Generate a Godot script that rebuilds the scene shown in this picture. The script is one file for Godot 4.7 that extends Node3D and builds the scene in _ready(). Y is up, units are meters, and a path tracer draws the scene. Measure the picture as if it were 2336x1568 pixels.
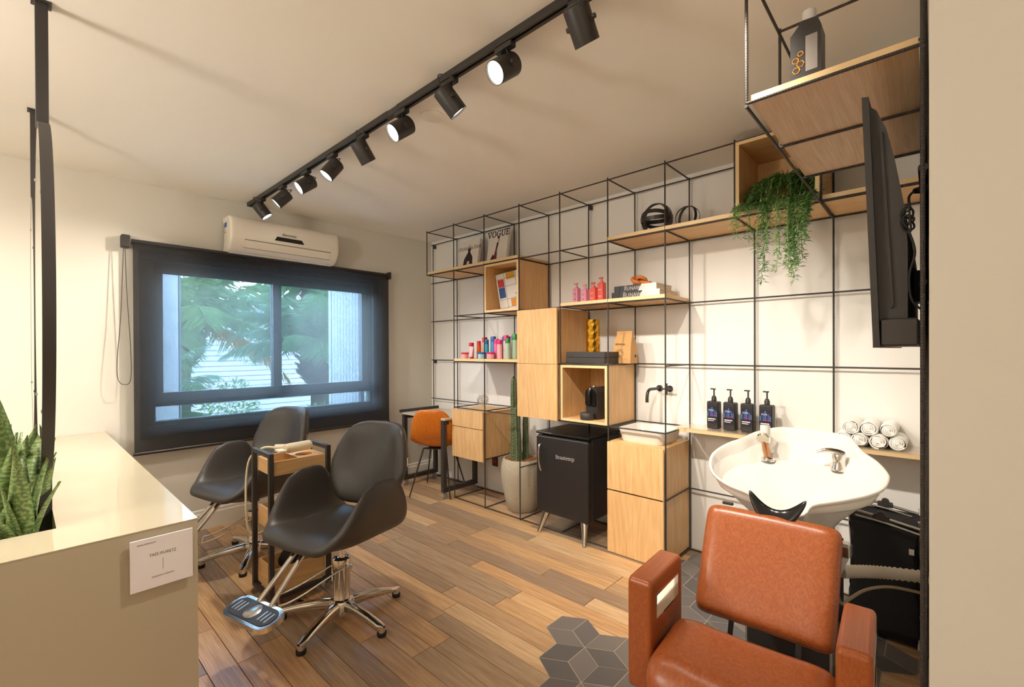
extends Node3D
# Hair salon: rebar shelving wall, window wall with roller blind, styling counter, wash unit.

const LV: Array[float] = [2.494, 2.078, 1.663, 1.247, 0.831, 0.416, 0.006]   # heights of the shelving levels
const PX := 0.4      # bay width
const DZ := 0.38     # shelving depth
const CEIL := 2.54
const WX := -0.47    # window wall face
const WZ := -0.03    # shelving wall face

var M := {}
var rng := RandomNumberGenerator.new()
var used := {}
var serif: SystemFont
var sans: SystemFont
var bold: FontVariation


class MB:
	var V := PackedVector3Array()
	var N := PackedVector3Array()
	var T := PackedVector2Array()
	var C := PackedColorArray()
	var I := PackedInt32Array()
	var xf := Transform3D()
	var uo := Vector2.ZERO

	func at(p: Vector3, turn := 0.0) -> MB:
		xf = Transform3D(Basis(Vector3.UP, turn), p)
		return self

	func a(p: Vector3, n: Vector3, uv := Vector2.ZERO) -> int:
		V.append(xf * p)
		N.append((xf.basis * n).normalized())
		T.append(uv + uo)
		return V.size() - 1

	func t(i: int, j: int, k: int) -> void:
		var g := (V[j] - V[i]).cross(V[k] - V[i])
		if g.dot(N[i] + N[j] + N[k]) >= 0.0:
			I.append_array(PackedInt32Array([i, k, j]))
		else:
			I.append_array(PackedInt32Array([i, j, k]))

	func q(i: int, j: int, k: int, l: int) -> void:
		t(i, j, k)
		t(i, k, l)

	func uvof(p: Vector3, n: Vector3, g: int) -> Vector2:
		var m := n.abs()
		var ax := 1 if (m.y >= m.x and m.y >= m.z) else (0 if m.x >= m.z else 2)
		if g == 1:
			return Vector2(p.x, p.z) if ax == 1 else (Vector2(p.z, p.y) if ax == 0 else Vector2(p.x, p.y))
		if g == 0:
			return Vector2(p.z, p.x) if ax == 1 else (Vector2(p.y, p.z) if ax == 0 else Vector2(p.y, p.x))
		return Vector2(p.x, p.z) if ax == 1 else (Vector2(p.y, p.z) if ax == 0 else Vector2(p.x, p.y))

	func poly(pts: Array, g := 1) -> void:
		var n := Vector3.ZERO
		for i in pts.size():
			var p: Vector3 = pts[i]
			var r: Vector3 = pts[(i + 1) % pts.size()]
			n += p.cross(r)
		n = n.normalized()
		var ids := []
		for p in pts:
			ids.append(a(p, n, uvof(p, n, g)))
		for i in range(1, pts.size() - 1):
			t(ids[0], ids[i], ids[i + 1])

	func box(c: Vector3, s: Vector3, b := 0.0, g := 1) -> MB:
		var h := s * 0.5
		b = minf(b, minf(h.x, minf(h.y, h.z)) * 0.98)
		var id := {}
		for k in 8:
			var sg := Vector3(1 if k & 1 else -1, 1 if k & 2 else -1, 1 if k & 4 else -1)
			for ax in 3:
				var p := Vector3.ZERO
				var n := Vector3.ZERO
				for e in 3:
					p[e] = c[e] + sg[e] * (h[e] if e == ax else h[e] - b)
				n[ax] = sg[ax]
				id[k * 3 + ax] = a(p, n, uvof(p, n, g))
		for ax in 3:
			var e1 := 1 << ((ax + 1) % 3)
			var e2 := 1 << ((ax + 2) % 3)
			for sd in 2:
				var o := (1 << ax) if sd else 0
				q(id[o * 3 + ax], id[(o | e1) * 3 + ax], id[(o | e1 | e2) * 3 + ax], id[(o | e2) * 3 + ax])
		if b > 0.0:
			for ax in 3:
				var e0 := 1 << ax
				var a1 := (ax + 1) % 3
				var a2 := (ax + 2) % 3
				for k in 4:
					var o := ((1 << a1) if k & 1 else 0) | ((1 << a2) if k & 2 else 0)
					q(id[o * 3 + a1], id[(o | e0) * 3 + a1], id[(o | e0) * 3 + a2], id[o * 3 + a2])
			for k in 8:
				t(id[k * 3], id[k * 3 + 1], id[k * 3 + 2])
		return self

	func span(lo: Vector3, hi: Vector3, b := 0.0, g := 1) -> MB:
		return box((lo + hi) * 0.5, (hi - lo).abs(), b, g)

	func bar(p: Vector3, r: Vector3, w: float, h: float, b := 0.0) -> MB:   # square bar from p to r
		var keep := xf
		var d := r - p
		var up := Vector3.UP if absf(d.normalized().y) < 0.95 else Vector3.RIGHT
		var bs := Basis.looking_at(d.normalized(), up)
		xf = keep * Transform3D(bs, (p + r) * 0.5)
		box(Vector3.ZERO, Vector3(w, h, d.length()), b, 2)
		xf = keep
		return self

	func tube(path: Array, r, seg := 8, closed := false, caps := true) -> MB:
		var n := path.size()
		var rows := []
		var up := Vector3.UP
		var run := 0.0
		for i in n:
			var p: Vector3 = path[i]
			var nx: Vector3 = path[(i + 1) % n] if closed else path[mini(i + 1, n - 1)]
			var pv: Vector3 = path[(i - 1 + n) % n] if closed else path[maxi(i - 1, 0)]
			var d := (nx - pv).normalized()
			if i == 0:
				up = Vector3.UP if absf(d.y) < 0.9 else Vector3.RIGHT
			else:
				var was: Vector3 = path[i - 1]
				run += was.distance_to(p)
			var x := up.cross(d)
			if x.length() < 1e-4:
				x = Vector3.RIGHT.cross(d)
			x = x.normalized()
			up = d.cross(x).normalized()
			var rr: float = r[i] if r is Array else r
			var row := []
			for j in seg + 1:
				var an := TAU * j / seg
				var nn := x * cos(an) + up * sin(an)
				row.append(a(p + nn * rr, nn, Vector2(float(j) / seg, run)))
			rows.append(row)
		for i in (n if closed else n - 1):
			for j in seg:
				var e: Array = rows[i]
				var f: Array = rows[(i + 1) % n]
				q(e[j], e[j + 1], f[j + 1], f[j])
		if caps and not closed:
			for e in [0, n - 1]:
				var p: Vector3 = path[e]
				var o: Vector3 = path[1] if e == 0 else path[n - 2]
				var nn := (p - o).normalized()
				var keep := xf
				var ids := []
				var cid := a(p, nn)
				xf = Transform3D()
				for j in seg:
					ids.append(a(V[rows[e][j]], keep.basis * nn))
				xf = keep
				for j in seg:
					t(cid, ids[j], ids[(j + 1) % seg])
		return self

	func lathe(pr: Array, seg := 24, smooth := 0.6) -> MB:   # pr: Vector2(radius, height)
		var n := pr.size()
		var dirs := []
		for i in n - 1:
			var d: Vector2 = pr[i + 1] - pr[i]
			dirs.append(Vector2(d.y, -d.x).normalized())
		for i in n - 1:
			var p: Vector2 = pr[i]
			var r: Vector2 = pr[i + 1]
			if p.is_equal_approx(r):
				continue
			var n0: Vector2 = dirs[i]
			var n1: Vector2 = dirs[i]
			if i > 0 and n0.dot(dirs[i - 1]) > smooth:
				n0 = (n0 + dirs[i - 1]).normalized()
			if i < n - 2 and n1.dot(dirs[i + 1]) > smooth:
				n1 = (n1 + dirs[i + 1]).normalized()
			var e := []
			var f := []
			for j in seg + 1:
				var an := TAU * j / seg
				var cx := cos(an)
				var sx := sin(an)
				e.append(a(Vector3(p.x * cx, p.y, p.x * sx), Vector3(n0.x * cx, n0.y, n0.x * sx), Vector2(float(j) / seg, p.y)))
				f.append(a(Vector3(r.x * cx, r.y, r.x * sx), Vector3(n1.x * cx, n1.y, n1.x * sx), Vector2(float(j) / seg, r.y)))
			for j in seg:
				if p.x > 1e-6:
					t(e[j], e[j + 1], f[j + 1])
				if r.x > 1e-6:
					t(e[j], f[j + 1], f[j])
		return self

	func grid(rows: Array, wrap := true, uvs := []) -> MB:   # smooth surface through rows of points
		var nr := rows.size()
		var nc: int = rows[0].size()
		var acc := []
		for i in nr:
			var z := PackedVector3Array()
			z.resize(nc)
			acc.append(z)
		var lim := nc if wrap else nc - 1
		for i in nr - 1:
			for j in lim:
				var k := (j + 1) % nc
				var p0: Vector3 = rows[i][j]
				var p1: Vector3 = rows[i][k]
				var p2: Vector3 = rows[i + 1][k]
				var p3: Vector3 = rows[i + 1][j]
				var g := (p2 - p0).cross(p3 - p1)
				acc[i][j] += g
				acc[i][k] += g
				acc[i + 1][k] += g
				acc[i + 1][j] += g
		for i in nr:
			if nc > 2 and wrap and (rows[i][0] as Vector3).distance_to(rows[i][nc / 2]) < 1e-5:
				var s := Vector3.ZERO
				for j in nc:
					s += acc[i][j]
				for j in nc:
					acc[i][j] = s
		var ids := []
		for i in nr:
			var row := []
			for j in nc:
				var uv: Vector2 = uvs[i][j] if uvs else Vector2(float(j) / nc, float(i) / nr)
				row.append(a(rows[i][j], acc[i][j], uv))
			ids.append(row)
		for i in nr - 1:
			for j in lim:
				var k := (j + 1) % nc
				q(ids[i][j], ids[i][k], ids[i + 1][k], ids[i + 1][j])
		return self

	func pillow(f: Callable, th: float, k := 6.0, p := 4.0, nr := 9, na := 44) -> MB:
		var top := []
		var low := []
		var ut := []
		var mids := []
		for i in nr + 1:
			var r := sin(PI * 0.5 * i / nr)
			var rt := PackedVector3Array()
			var rl := PackedVector3Array()
			var ru := PackedVector2Array()
			for j in na:
				var an := TAU * j / na
				var u := signf(cos(an)) * pow(absf(cos(an)), 2.0 / p) * r
				var v := signf(sin(an)) * pow(absf(sin(an)), 2.0 / p) * r
				var s: Vector3 = f.call(u, v)
				var du: Vector3 = f.call(u + 0.01, v) - f.call(u - 0.01, v)
				var dv: Vector3 = f.call(u, v + 0.01) - f.call(u, v - 0.01)
				var n := dv.cross(du).normalized()
				var h := th * sqrt(maxf(0.0, 1.0 - pow(r, k)))
				rt.append(s + n * h)
				rl.append(s - n * h)
				ru.append(Vector2(u, v))
			top.append(rt)
			low.append(rl)
			ut.append(ru)
		for i in range(nr - 1, -1, -1):
			top.append(low[i])
			ut.append(ut[i])
		return grid(top, true, ut)

	func prism(poly2: Array, z0: float, z1: float, g := 1) -> MB:   # polygon in x-y, pushed along z
		var pk := PackedVector2Array(poly2)
		var tri := Geometry2D.triangulate_polygon(pk)
		for zz in [z0, z1]:
			var nn := Vector3(0, 0, -1 if zz == minf(z0, z1) else 1)
			var ids := []
			for p in pk:
				ids.append(a(Vector3(p.x, p.y, zz), nn, Vector2(p.x, p.y)))
			for i in range(0, tri.size(), 3):
				t(ids[tri[i]], ids[tri[i + 1]], ids[tri[i + 2]])
		var ccw := 1.0 if Geometry2D.is_polygon_clockwise(pk) else -1.0
		var m := pk.size()
		var nrm := []
		for i in m:
			var d: Vector2 = (pk[(i + 1) % m] - pk[i]).normalized()
			nrm.append(Vector2(-d.y, d.x) * ccw)
		for i in m:
			var p := pk[i]
			var r := pk[(i + 1) % m]
			var e0: Vector2 = nrm[i]
			var e1: Vector2 = nrm[i]
			var pv: Vector2 = nrm[(i - 1 + m) % m]
			var nx: Vector2 = nrm[(i + 1) % m]
			if e0.dot(pv) > 0.8:
				e0 = (e0 + pv).normalized()
			if e1.dot(nx) > 0.8:
				e1 = (e1 + nx).normalized()
			var n0 := Vector3(e0.x, e0.y, 0)
			var n1 := Vector3(e1.x, e1.y, 0)
			q(a(Vector3(p.x, p.y, z0), n0, Vector2(p.x + p.y, z0)), a(Vector3(r.x, r.y, z0), n1, Vector2(r.x + r.y, z0)), a(Vector3(r.x, r.y, z1), n1, Vector2(r.x + r.y, z1)), a(Vector3(p.x, p.y, z1), n0, Vector2(p.x + p.y, z1)))
		return self

	func mesh() -> ArrayMesh:
		var arr := []
		arr.resize(Mesh.ARRAY_MAX)
		arr[Mesh.ARRAY_VERTEX] = V
		arr[Mesh.ARRAY_NORMAL] = N
		arr[Mesh.ARRAY_TEX_UV] = T
		if C.size() == V.size() and C.size() > 0:
			arr[Mesh.ARRAY_COLOR] = C
		arr[Mesh.ARRAY_INDEX] = I
		var m := ArrayMesh.new()
		m.add_surface_from_arrays(Mesh.PRIMITIVE_TRIANGLES, arr)
		return m


func num(called: String) -> String:
	var k: int = used.get(called, 0)
	used[called] = k + 1
	return called if k == 0 else "%s_%03d" % [called, k]

func tag(o: Node3D, label := "", category := "", group := "", kind := "") -> Node3D:
	if label: o.set_meta("label", label)
	if category: o.set_meta("category", category)
	if group: o.set_meta("group", group)
	if kind: o.set_meta("kind", kind)
	return o

func thing(called: String, label: String, category: String, pos := Vector3.ZERO, turn := 0.0, group := "") -> Node3D:
	var o := Node3D.new()
	o.name = num(called)
	add_child(o)
	o.position = pos
	o.rotation.y = turn
	tag(o, label, category, group)
	return o

func part(parent: Node, called: String, mb: MB, m: Material, pos := Vector3.ZERO, label := "") -> MeshInstance3D:
	var o := MeshInstance3D.new()
	o.name = called
	o.mesh = mb.mesh()
	o.material_override = m
	parent.add_child(o, true)
	o.position = pos
	if label: o.set_meta("label", label)
	return o

func solid(called: String, mb: MB, m: Material, label: String, category: String, pos := Vector3.ZERO, turn := 0.0, group := "") -> MeshInstance3D:
	var o := MeshInstance3D.new()
	o.name = num(called)
	o.mesh = mb.mesh()
	o.material_override = m
	add_child(o)
	o.position = pos
	o.rotation.y = turn
	tag(o, label, category, group)
	return o

func structure(called: String, mb: MB, m: Material, label: String) -> MeshInstance3D:
	var o := MeshInstance3D.new()
	o.name = called
	o.mesh = mb.mesh()
	o.material_override = m
	add_child(o)
	tag(o, label, "", "", "structure")
	return o

func copy(src: Node3D, pos: Vector3, turn: float, label := "") -> Node3D:
	var c: Node3D = src.duplicate()
	c.name = num(String(src.name).rstrip("0123456789").rstrip("_"))
	add_child(c)
	c.position = pos
	c.rotation.y = turn
	if label: c.set_meta("label", label)
	return c

func text(parent: Node, called: String, s: String, h: float, m: Material, pos: Vector3, bs := Basis(), font: Font = null, depth := 0.0006) -> MeshInstance3D:
	var t := TextMesh.new()
	t.text = s
	t.font = font if font else sans
	t.font_size = 48
	t.pixel_size = h / 35.0
	t.depth = depth
	t.curve_step = 4.0
	t.horizontal_alignment = HORIZONTAL_ALIGNMENT_CENTER
	t.vertical_alignment = VERTICAL_ALIGNMENT_CENTER
	var o := MeshInstance3D.new()
	o.name = called
	o.mesh = t
	o.material_override = m
	parent.add_child(o, true)
	o.transform = Transform3D(bs, pos)
	return o

func c8(r: float, g: float, b: float, al := 1.0) -> Color:
	return Color(r / 255.0, g / 255.0, b / 255.0, al)

func mat(c: Color, rough := 0.5, metal := 0.0, spec := 0.5) -> StandardMaterial3D:
	var m := StandardMaterial3D.new()
	m.albedo_color = c
	m.roughness = rough
	m.metallic = metal
	m.metallic_specular = spec
	return m

func rounded(w: float, h: float, r: float, n := 4) -> Array:
	var o := []
	for k in 4:
		var cx := (w * 0.5 - r) * (1 if k == 0 or k == 3 else -1)
		var cy := (h * 0.5 - r) * (1 if k < 2 else -1)
		for i in n + 1:
			var an := PI * 0.5 * (k + float(i) / n)
			o.append(Vector2(cx + r * cos(an), cy + r * sin(an)))
	return o

func spline(pts: Array, per := 6, closed := false) -> Array:
	var o := []
	var n := pts.size()
	for i in (n if closed else n - 1):
		var p0 = pts[(i - 1 + n) % n] if closed else pts[maxi(i - 1, 0)]
		var p1 = pts[i]
		var p2 = pts[(i + 1) % n]
		var p3 = pts[(i + 2) % n] if closed else pts[mini(i + 2, n - 1)]
		for k in per:
			o.append(p1.cubic_interpolate(p2, p0, p3, float(k) / per))
	if not closed:
		o.append(pts[n - 1])
	return o

func ring(c: Vector3, r: float, bs := Basis(), n := 24, arc := TAU) -> Array:
	var o := []
	for i in (n if arc >= TAU else n + 1):
		var an := arc * i / n
		o.append(c + bs * Vector3(cos(an) * r, sin(an) * r, 0))
	return o


func noise(freq: float, sd: int, oct := 3) -> FastNoiseLite:
	var n := FastNoiseLite.new()
	n.seed = sd
	n.noise_type = FastNoiseLite.TYPE_SIMPLEX_SMOOTH
	n.frequency = freq
	n.fractal_octaves = oct
	return n

func grain_tex(w: int, h: int, sd: int, base: Color, dark: Color, streak: float, knots: float) -> ImageTexture:
	# v runs along the grain; tiles in both directions
	var im := Image.create(w, h, false, Image.FORMAT_RGB8)
	var n1 := noise(1.0, sd, 4)
	var n2 := noise(1.0, sd + 7, 2)
	for y in h:
		var ay := TAU * y / h
		for x in w:
			var ax := TAU * x / w
			var cx := cos(ax)
			var sx := sin(ax)
			var fine := n1.get_noise_3d(cx * 9.0 + cos(ay) * 0.5, sx * 9.0, sin(ay) * 0.5)
			var wide := n2.get_noise_3d(cx * 1.9 + 5.0 + cos(ay) * 0.7, sx * 1.9, sin(ay) * 0.7)
			var pore := n1.get_noise_3d(cx * 30.0, sx * 30.0 + cos(ay) * 2.5, sin(ay) * 2.5)
			var k := clampf(0.42 + fine * streak + wide * knots + pore * streak * 0.6, 0.0, 1.0)
			im.set_pixel(x, y, base.lerp(dark, k))
	im.generate_mipmaps()
	return ImageTexture.create_from_image(im)

func mottle_tex(w: int, sd: int, c0: Color, c1: Color, freq: float, oct := 4, gain := 1.0) -> ImageTexture:
	var im := Image.create(w, w, false, Image.FORMAT_RGB8)
	var n := noise(1.0, sd, oct)
	for y in w:
		for x in w:
			var ax := TAU * x / w
			var ay := TAU * y / w
			var v := n.get_noise_3d(cos(ax) * freq + sin(ay) * freq * 0.6, sin(ax) * freq + 3.0, cos(ay) * freq)
			im.set_pixel(x, y, c0.lerp(c1, clampf(0.5 + v * gain, 0.0, 1.0)))
	return ImageTexture.create_from_image(im)


func materials() -> void:
	M.white = mat(c8(236, 233, 228), 0.75)
	M.ceiling = mat(c8(242, 238, 230), 0.9)
	M.greige = mat(c8(214, 209, 198), 0.85)
	M.trimwhite = mat(c8(226, 222, 214), 0.5)
	M.black = mat(c8(56, 52, 50), 0.5)
	M.satin = mat(c8(48, 45, 43), 0.4)
	M.gloss = mat(c8(22, 21, 21), 0.15)
	M.rubber = mat(c8(28, 27, 27), 0.7)
	M.chrome = mat(c8(225, 222, 218), 0.08, 1.0)
	M.steel = mat(c8(190, 188, 184), 0.28, 1.0)
	M.rebar = mat(c8(60, 53, 49), 0.55, 0.0)
	var ri := Image.create(8, 16, false, Image.FORMAT_L8)
	for y in 16:
		for x in 8:
			var v := 1.0 if (y % 16) < 5 else 0.0
			ri.set_pixel(x, y, Color(v, v, v))
	M.rebar.heightmap_enabled = true
	M.rebar.heightmap_texture = ImageTexture.create_from_image(ri)
	M.rebar.heightmap_scale = 0.12
	M.rebar.uv1_scale = Vector3(1, 130, 1)
	var oak := grain_tex(320, 512, 11, c8(236, 194, 138), c8(204, 158, 104), 0.36, 0.45)
	M.oak = mat(Color.WHITE, 0.45)
	M.oak.albedo_texture = oak
	M.oak.uv1_scale = Vector3(3.0, 0.9, 1)
	M.oakedge = mat(c8(228, 196, 146), 0.5)
	M.oakply = mat(Color.WHITE, 0.5)
	M.oakply.albedo_texture = grain_tex(256, 256, 31, c8(226, 196, 158), c8(198, 158, 118), 0.5, 0.25)
	M.oakply.uv1_scale = Vector3(3.0, 0.9, 1)
	var fl := grain_tex(256, 512, 23, c8(255, 252, 248), c8(206, 196, 186), 0.6, 0.5)
	var tones := [c8(219, 180, 134), c8(207, 168, 124), c8(183, 152, 120), c8(165, 140, 114), c8(214, 182, 143), c8(194, 160, 123), c8(175, 150, 123), c8(205, 164, 120), c8(158, 134, 112)]
	M.planks = []
	for c in tones:
		var m := mat(c, 0.34)
		m.albedo_texture = fl
		m.uv1_scale = Vector3(4.0, 0.9, 1)
		M.planks.append(m)
	M.grout = mat(c8(176, 160, 140), 0.9)
	M.tiles = []
	for c in [c8(102, 97, 94), c8(90, 87, 85), c8(112, 105, 100)]:
		M.tiles.append(mat(c, 0.42))
	var beige := c8(178, 167, 144)
	M.lacquer = mat(beige, 0.04)
	M.counter_body = mat(beige, 0.35)
	var ln := mottle_tex(256, 5, Color(0.35, 0.35, 0.35), Color(0.65, 0.65, 0.65), 14.0, 3)
	M.vinyl = mat(c8(62, 58, 55), 0.4)
	M.vinyl.heightmap_enabled = true
	M.vinyl.heightmap_texture = ln
	M.vinyl.heightmap_scale = 0.03
	M.tan = mat(Color.WHITE, 0.3)
	M.tan.albedo_texture = mottle_tex(256, 8, c8(168, 92, 48), c8(148, 76, 36), 3.0, 4, 1.0)
	M.tan.heightmap_enabled = true
	M.tan.heightmap_texture = ln
	M.tan.heightmap_scale = 0.02
	M.orange = mat(Color.WHITE, 0.36)
	M.orange.albedo_texture = mottle_tex(256, 9, c8(214, 122, 34), c8(194, 102, 22), 3.0, 4, 1.2)
	M.concrete = mat(Color.WHITE, 0.85)
	M.concrete.albedo_texture = mottle_tex(256, 13, c8(194, 182, 160), c8(170, 157, 135), 7.0, 5, 1.2)
	M.concrete.uv1_scale = Vector3(3, 4, 1)
	M.porcelain = mat(c8(226, 221, 213), 0.06)
	M.ac = mat(c8(228, 220, 206), 0.4)
	M.fabric = mat(c8(34, 33, 33, 0.70), 0.9)
	M.fabric.backlight_enabled = true
	M.fabric.backlight = Color(0.40, 0.38, 0.36)
	M.fabric.transparency = BaseMaterial3D.TRANSPARENCY_ALPHA
	M.slate = mat(c8(112, 120, 132), 0.45)
	M.glass = mat(c8(235, 245, 245, 0.05), 0.02)
	M.glass.transparency = BaseMaterial3D.TRANSPARENCY_ALPHA
	M.shutter = mat(c8(206, 212, 214), 0.6)
	M.lens = mat(c8(255, 246, 226), 0.4)
	M.lens.emission_enabled = true
	M.lens.emission = c8(255, 246, 232)
	M.lens.emission_energy_multiplier = 5.0
	M.mirror = mat(c8(232, 234, 232), 0.015, 1.0)
	M.towel = mat(c8(246, 242, 236), 0.95)
	M.towel.rim_enabled = true
	M.towel.rim = 0.4
	M.paper = mat(c8(226, 216, 204), 0.7)
	M.page = mat(c8(216, 196, 168), 0.9)
	M.ink = mat(c8(38, 34, 34), 0.7)
	M.inkgrey = mat(c8(120, 114, 110), 0.7)
	M.kraft = mat(Color.WHITE, 0.75)
	M.kraft.albedo_texture = mottle_tex(128, 17, c8(206, 160, 104), c8(190, 142, 88), 5.0)
	M.gold = mat(c8(228, 176, 62), 0.16, 1.0)
	M.leaf = mat(c8(108, 144, 76), 0.5)
	M.leaf.backlight_enabled = true
	M.leaf.backlight = c8(60, 110, 40)
	M.soil = mat(c8(150, 96, 56), 0.9)
	M.bark = mat(c8(74, 66, 60), 0.9)
	M.palm = mat(c8(92, 126, 92), 0.5)
	M.palm.backlight_enabled = true
	M.palm.backlight = c8(90, 140, 70)
	M.palm2 = mat(c8(118, 150, 100), 0.5)
	M.palm2.backlight_enabled = true
	M.palm2.backlight = c8(110, 150, 70)
	M.dry = mat(c8(196, 150, 50), 0.7)
	M.cloth = mat(c8(34, 33, 34), 0.8)
	M.cream = mat(c8(226, 212, 184), 0.45)
	M.red = mat(c8(190, 28, 38), 0.4)
	M.blue = mat(c8(24, 96, 168), 0.35)
	M.pinkhot = mat(c8(220, 30, 120), 0.35)
	M.green = mat(c8(28, 140, 60), 0.35)
	M.pinkpale = mat(c8(232, 178, 182), 0.4)
	M.rose = mat(c8(206, 150, 140), 0.4)
	M.teal = mat(c8(40, 168, 186), 0.35)
	M.bluepale = mat(c8(84, 150, 186), 0.4)
	M.skyb = mat(c8(160, 206, 222), 0.4)
	M.greenpale = mat(c8(176, 206, 186), 0.4)
	M.amber = mat(c8(206, 92, 30), 0.25)
	M.pump_pink = mat(c8(232, 156, 184), 0.4)
	M.pump_coral = mat(c8(236, 104, 92), 0.4)
	M.clear = mat(c8(235, 240, 240, 0.18), 0.03)
	M.clear.transparency = BaseMaterial3D.TRANSPARENCY_ALPHA
	M.deck = mat(c8(214, 208, 196), 0.8)
	M.outer = mat(c8(220, 224, 226), 0.8)
	M.drive = mat(c8(150, 150, 150), 0.9)


func _ready() -> void:
	rng.seed = 4711
	serif = SystemFont.new()
	serif.font_names = PackedStringArray(["Droid Serif"])
	sans = SystemFont.new()
	sans.font_names = PackedStringArray(["Droid Sans"])
	bold = FontVariation.new()
	bold.base_font = serif
	bold.variation_embolden = 0.7
	view_and_light()
	materials()
	room()
	outdoors()
	window_and_blind()
	shelving()
	counter_side()
	ceiling_lights()
	seating()
	furniture()
	wash_area()
	shelf_items()


func view_and_light() -> void:
	var cam := Camera3D.new()
	cam.name = "camera"
	add_child(cam)
	cam.position = Vector3(3.60716, 1.34987, 3.06909)
	cam.basis = Basis(Vector3.UP, 0.74663) * Basis(Vector3.RIGHT, -0.00448) * Basis(Vector3.BACK, -0.00423)
	cam.projection = Camera3D.PROJECTION_FRUSTUM
	cam.near = 0.05
	cam.far = 100.0
	cam.size = 0.05 * 1568.0 / 1039.344
	cam.frustum_offset = Vector2(0, 0.05 * 19.792 / 1039.344)
	cam.current = true
	var we := WorldEnvironment.new()
	we.name = "environment"
	var e := Environment.new()
	e.background_mode = Environment.BG_SKY
	var sky := Sky.new()
	var sm := ProceduralSkyMaterial.new()
	sm.sky_top_color = c8(150, 190, 230)
	sm.sky_horizon_color = c8(188, 214, 240)
	sm.ground_bottom_color = c8(90, 100, 104)
	sm.ground_horizon_color = c8(150, 168, 176)
	sm.sky_energy_multiplier = 6.0
	sm.ground_energy_multiplier = 3.0
	sm.sun_angle_max = 0.0
	sky.sky_material = sm
	e.sky = sky
	e.tonemap_mode = Environment.TONE_MAPPER_LINEAR
	e.tonemap_exposure = 1.12
	e.sdfgi_enabled = true
	e.ssao_enabled = true
	e.ssil_enabled = true
	we.environment = e
	add_child(we)
	# opal globes over the reception behind the camera
	globe(Vector3(4.6, 1.95, 4.1), 0.45, "opal globe pendant hanging over the entrance")
	globe(Vector3(1.55, 1.95, 4.35), 1.9, "opal globe pendant hanging over the far side of the counter")


func globe(p: Vector3, energy: float, label: String) -> void:
	var t := thing("globe_pendant", label, "pendant lamp", p, 0.0, "opal globe pendants")
	part(t, "cord", MB.new().tube([Vector3(0, 0.18, 0), Vector3(0, CEIL - p.y, 0)], 0.003, 6), mat(c8(40, 40, 40), 0.5))
	part(t, "ceiling_rose", MB.new().at(Vector3(0, CEIL - p.y, 0)).lathe([Vector2(0, -0.03), Vector2(0.04, -0.028), Vector2(0.05, 0.0)], 20), mat(c8(40, 40, 40), 0.5))
	part(t, "socket", MB.new().tube([Vector3(0, 0.175, 0), Vector3(0, 0.215, 0)], 0.03, 16), mat(c8(40, 40, 40), 0.5))
	var gl := mat(c8(255, 250, 242), 0.4)
	gl.emission_enabled = true
	gl.emission = WARM
	gl.emission_energy_multiplier = 2.0
	var pr := []
	for i in 17:
		var an := -PI / 2 + PI * i / 16
		pr.append(Vector2(cos(an) * 0.18, sin(an) * 0.18))
	part(t, "lamp_globe", MB.new().lathe(pr, 32), gl)
	var l := OmniLight3D.new()
	l.name = "light"
	l.light_energy = energy
	l.light_color = WARM
	l.light_size = 0.18
	l.omni_range = 14.0
	l.omni_attenuation = 2.0
	l.shadow_enabled = true
	t.add_child(l, true)


const WARM := Color(1.0, 0.962, 0.905)


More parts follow.
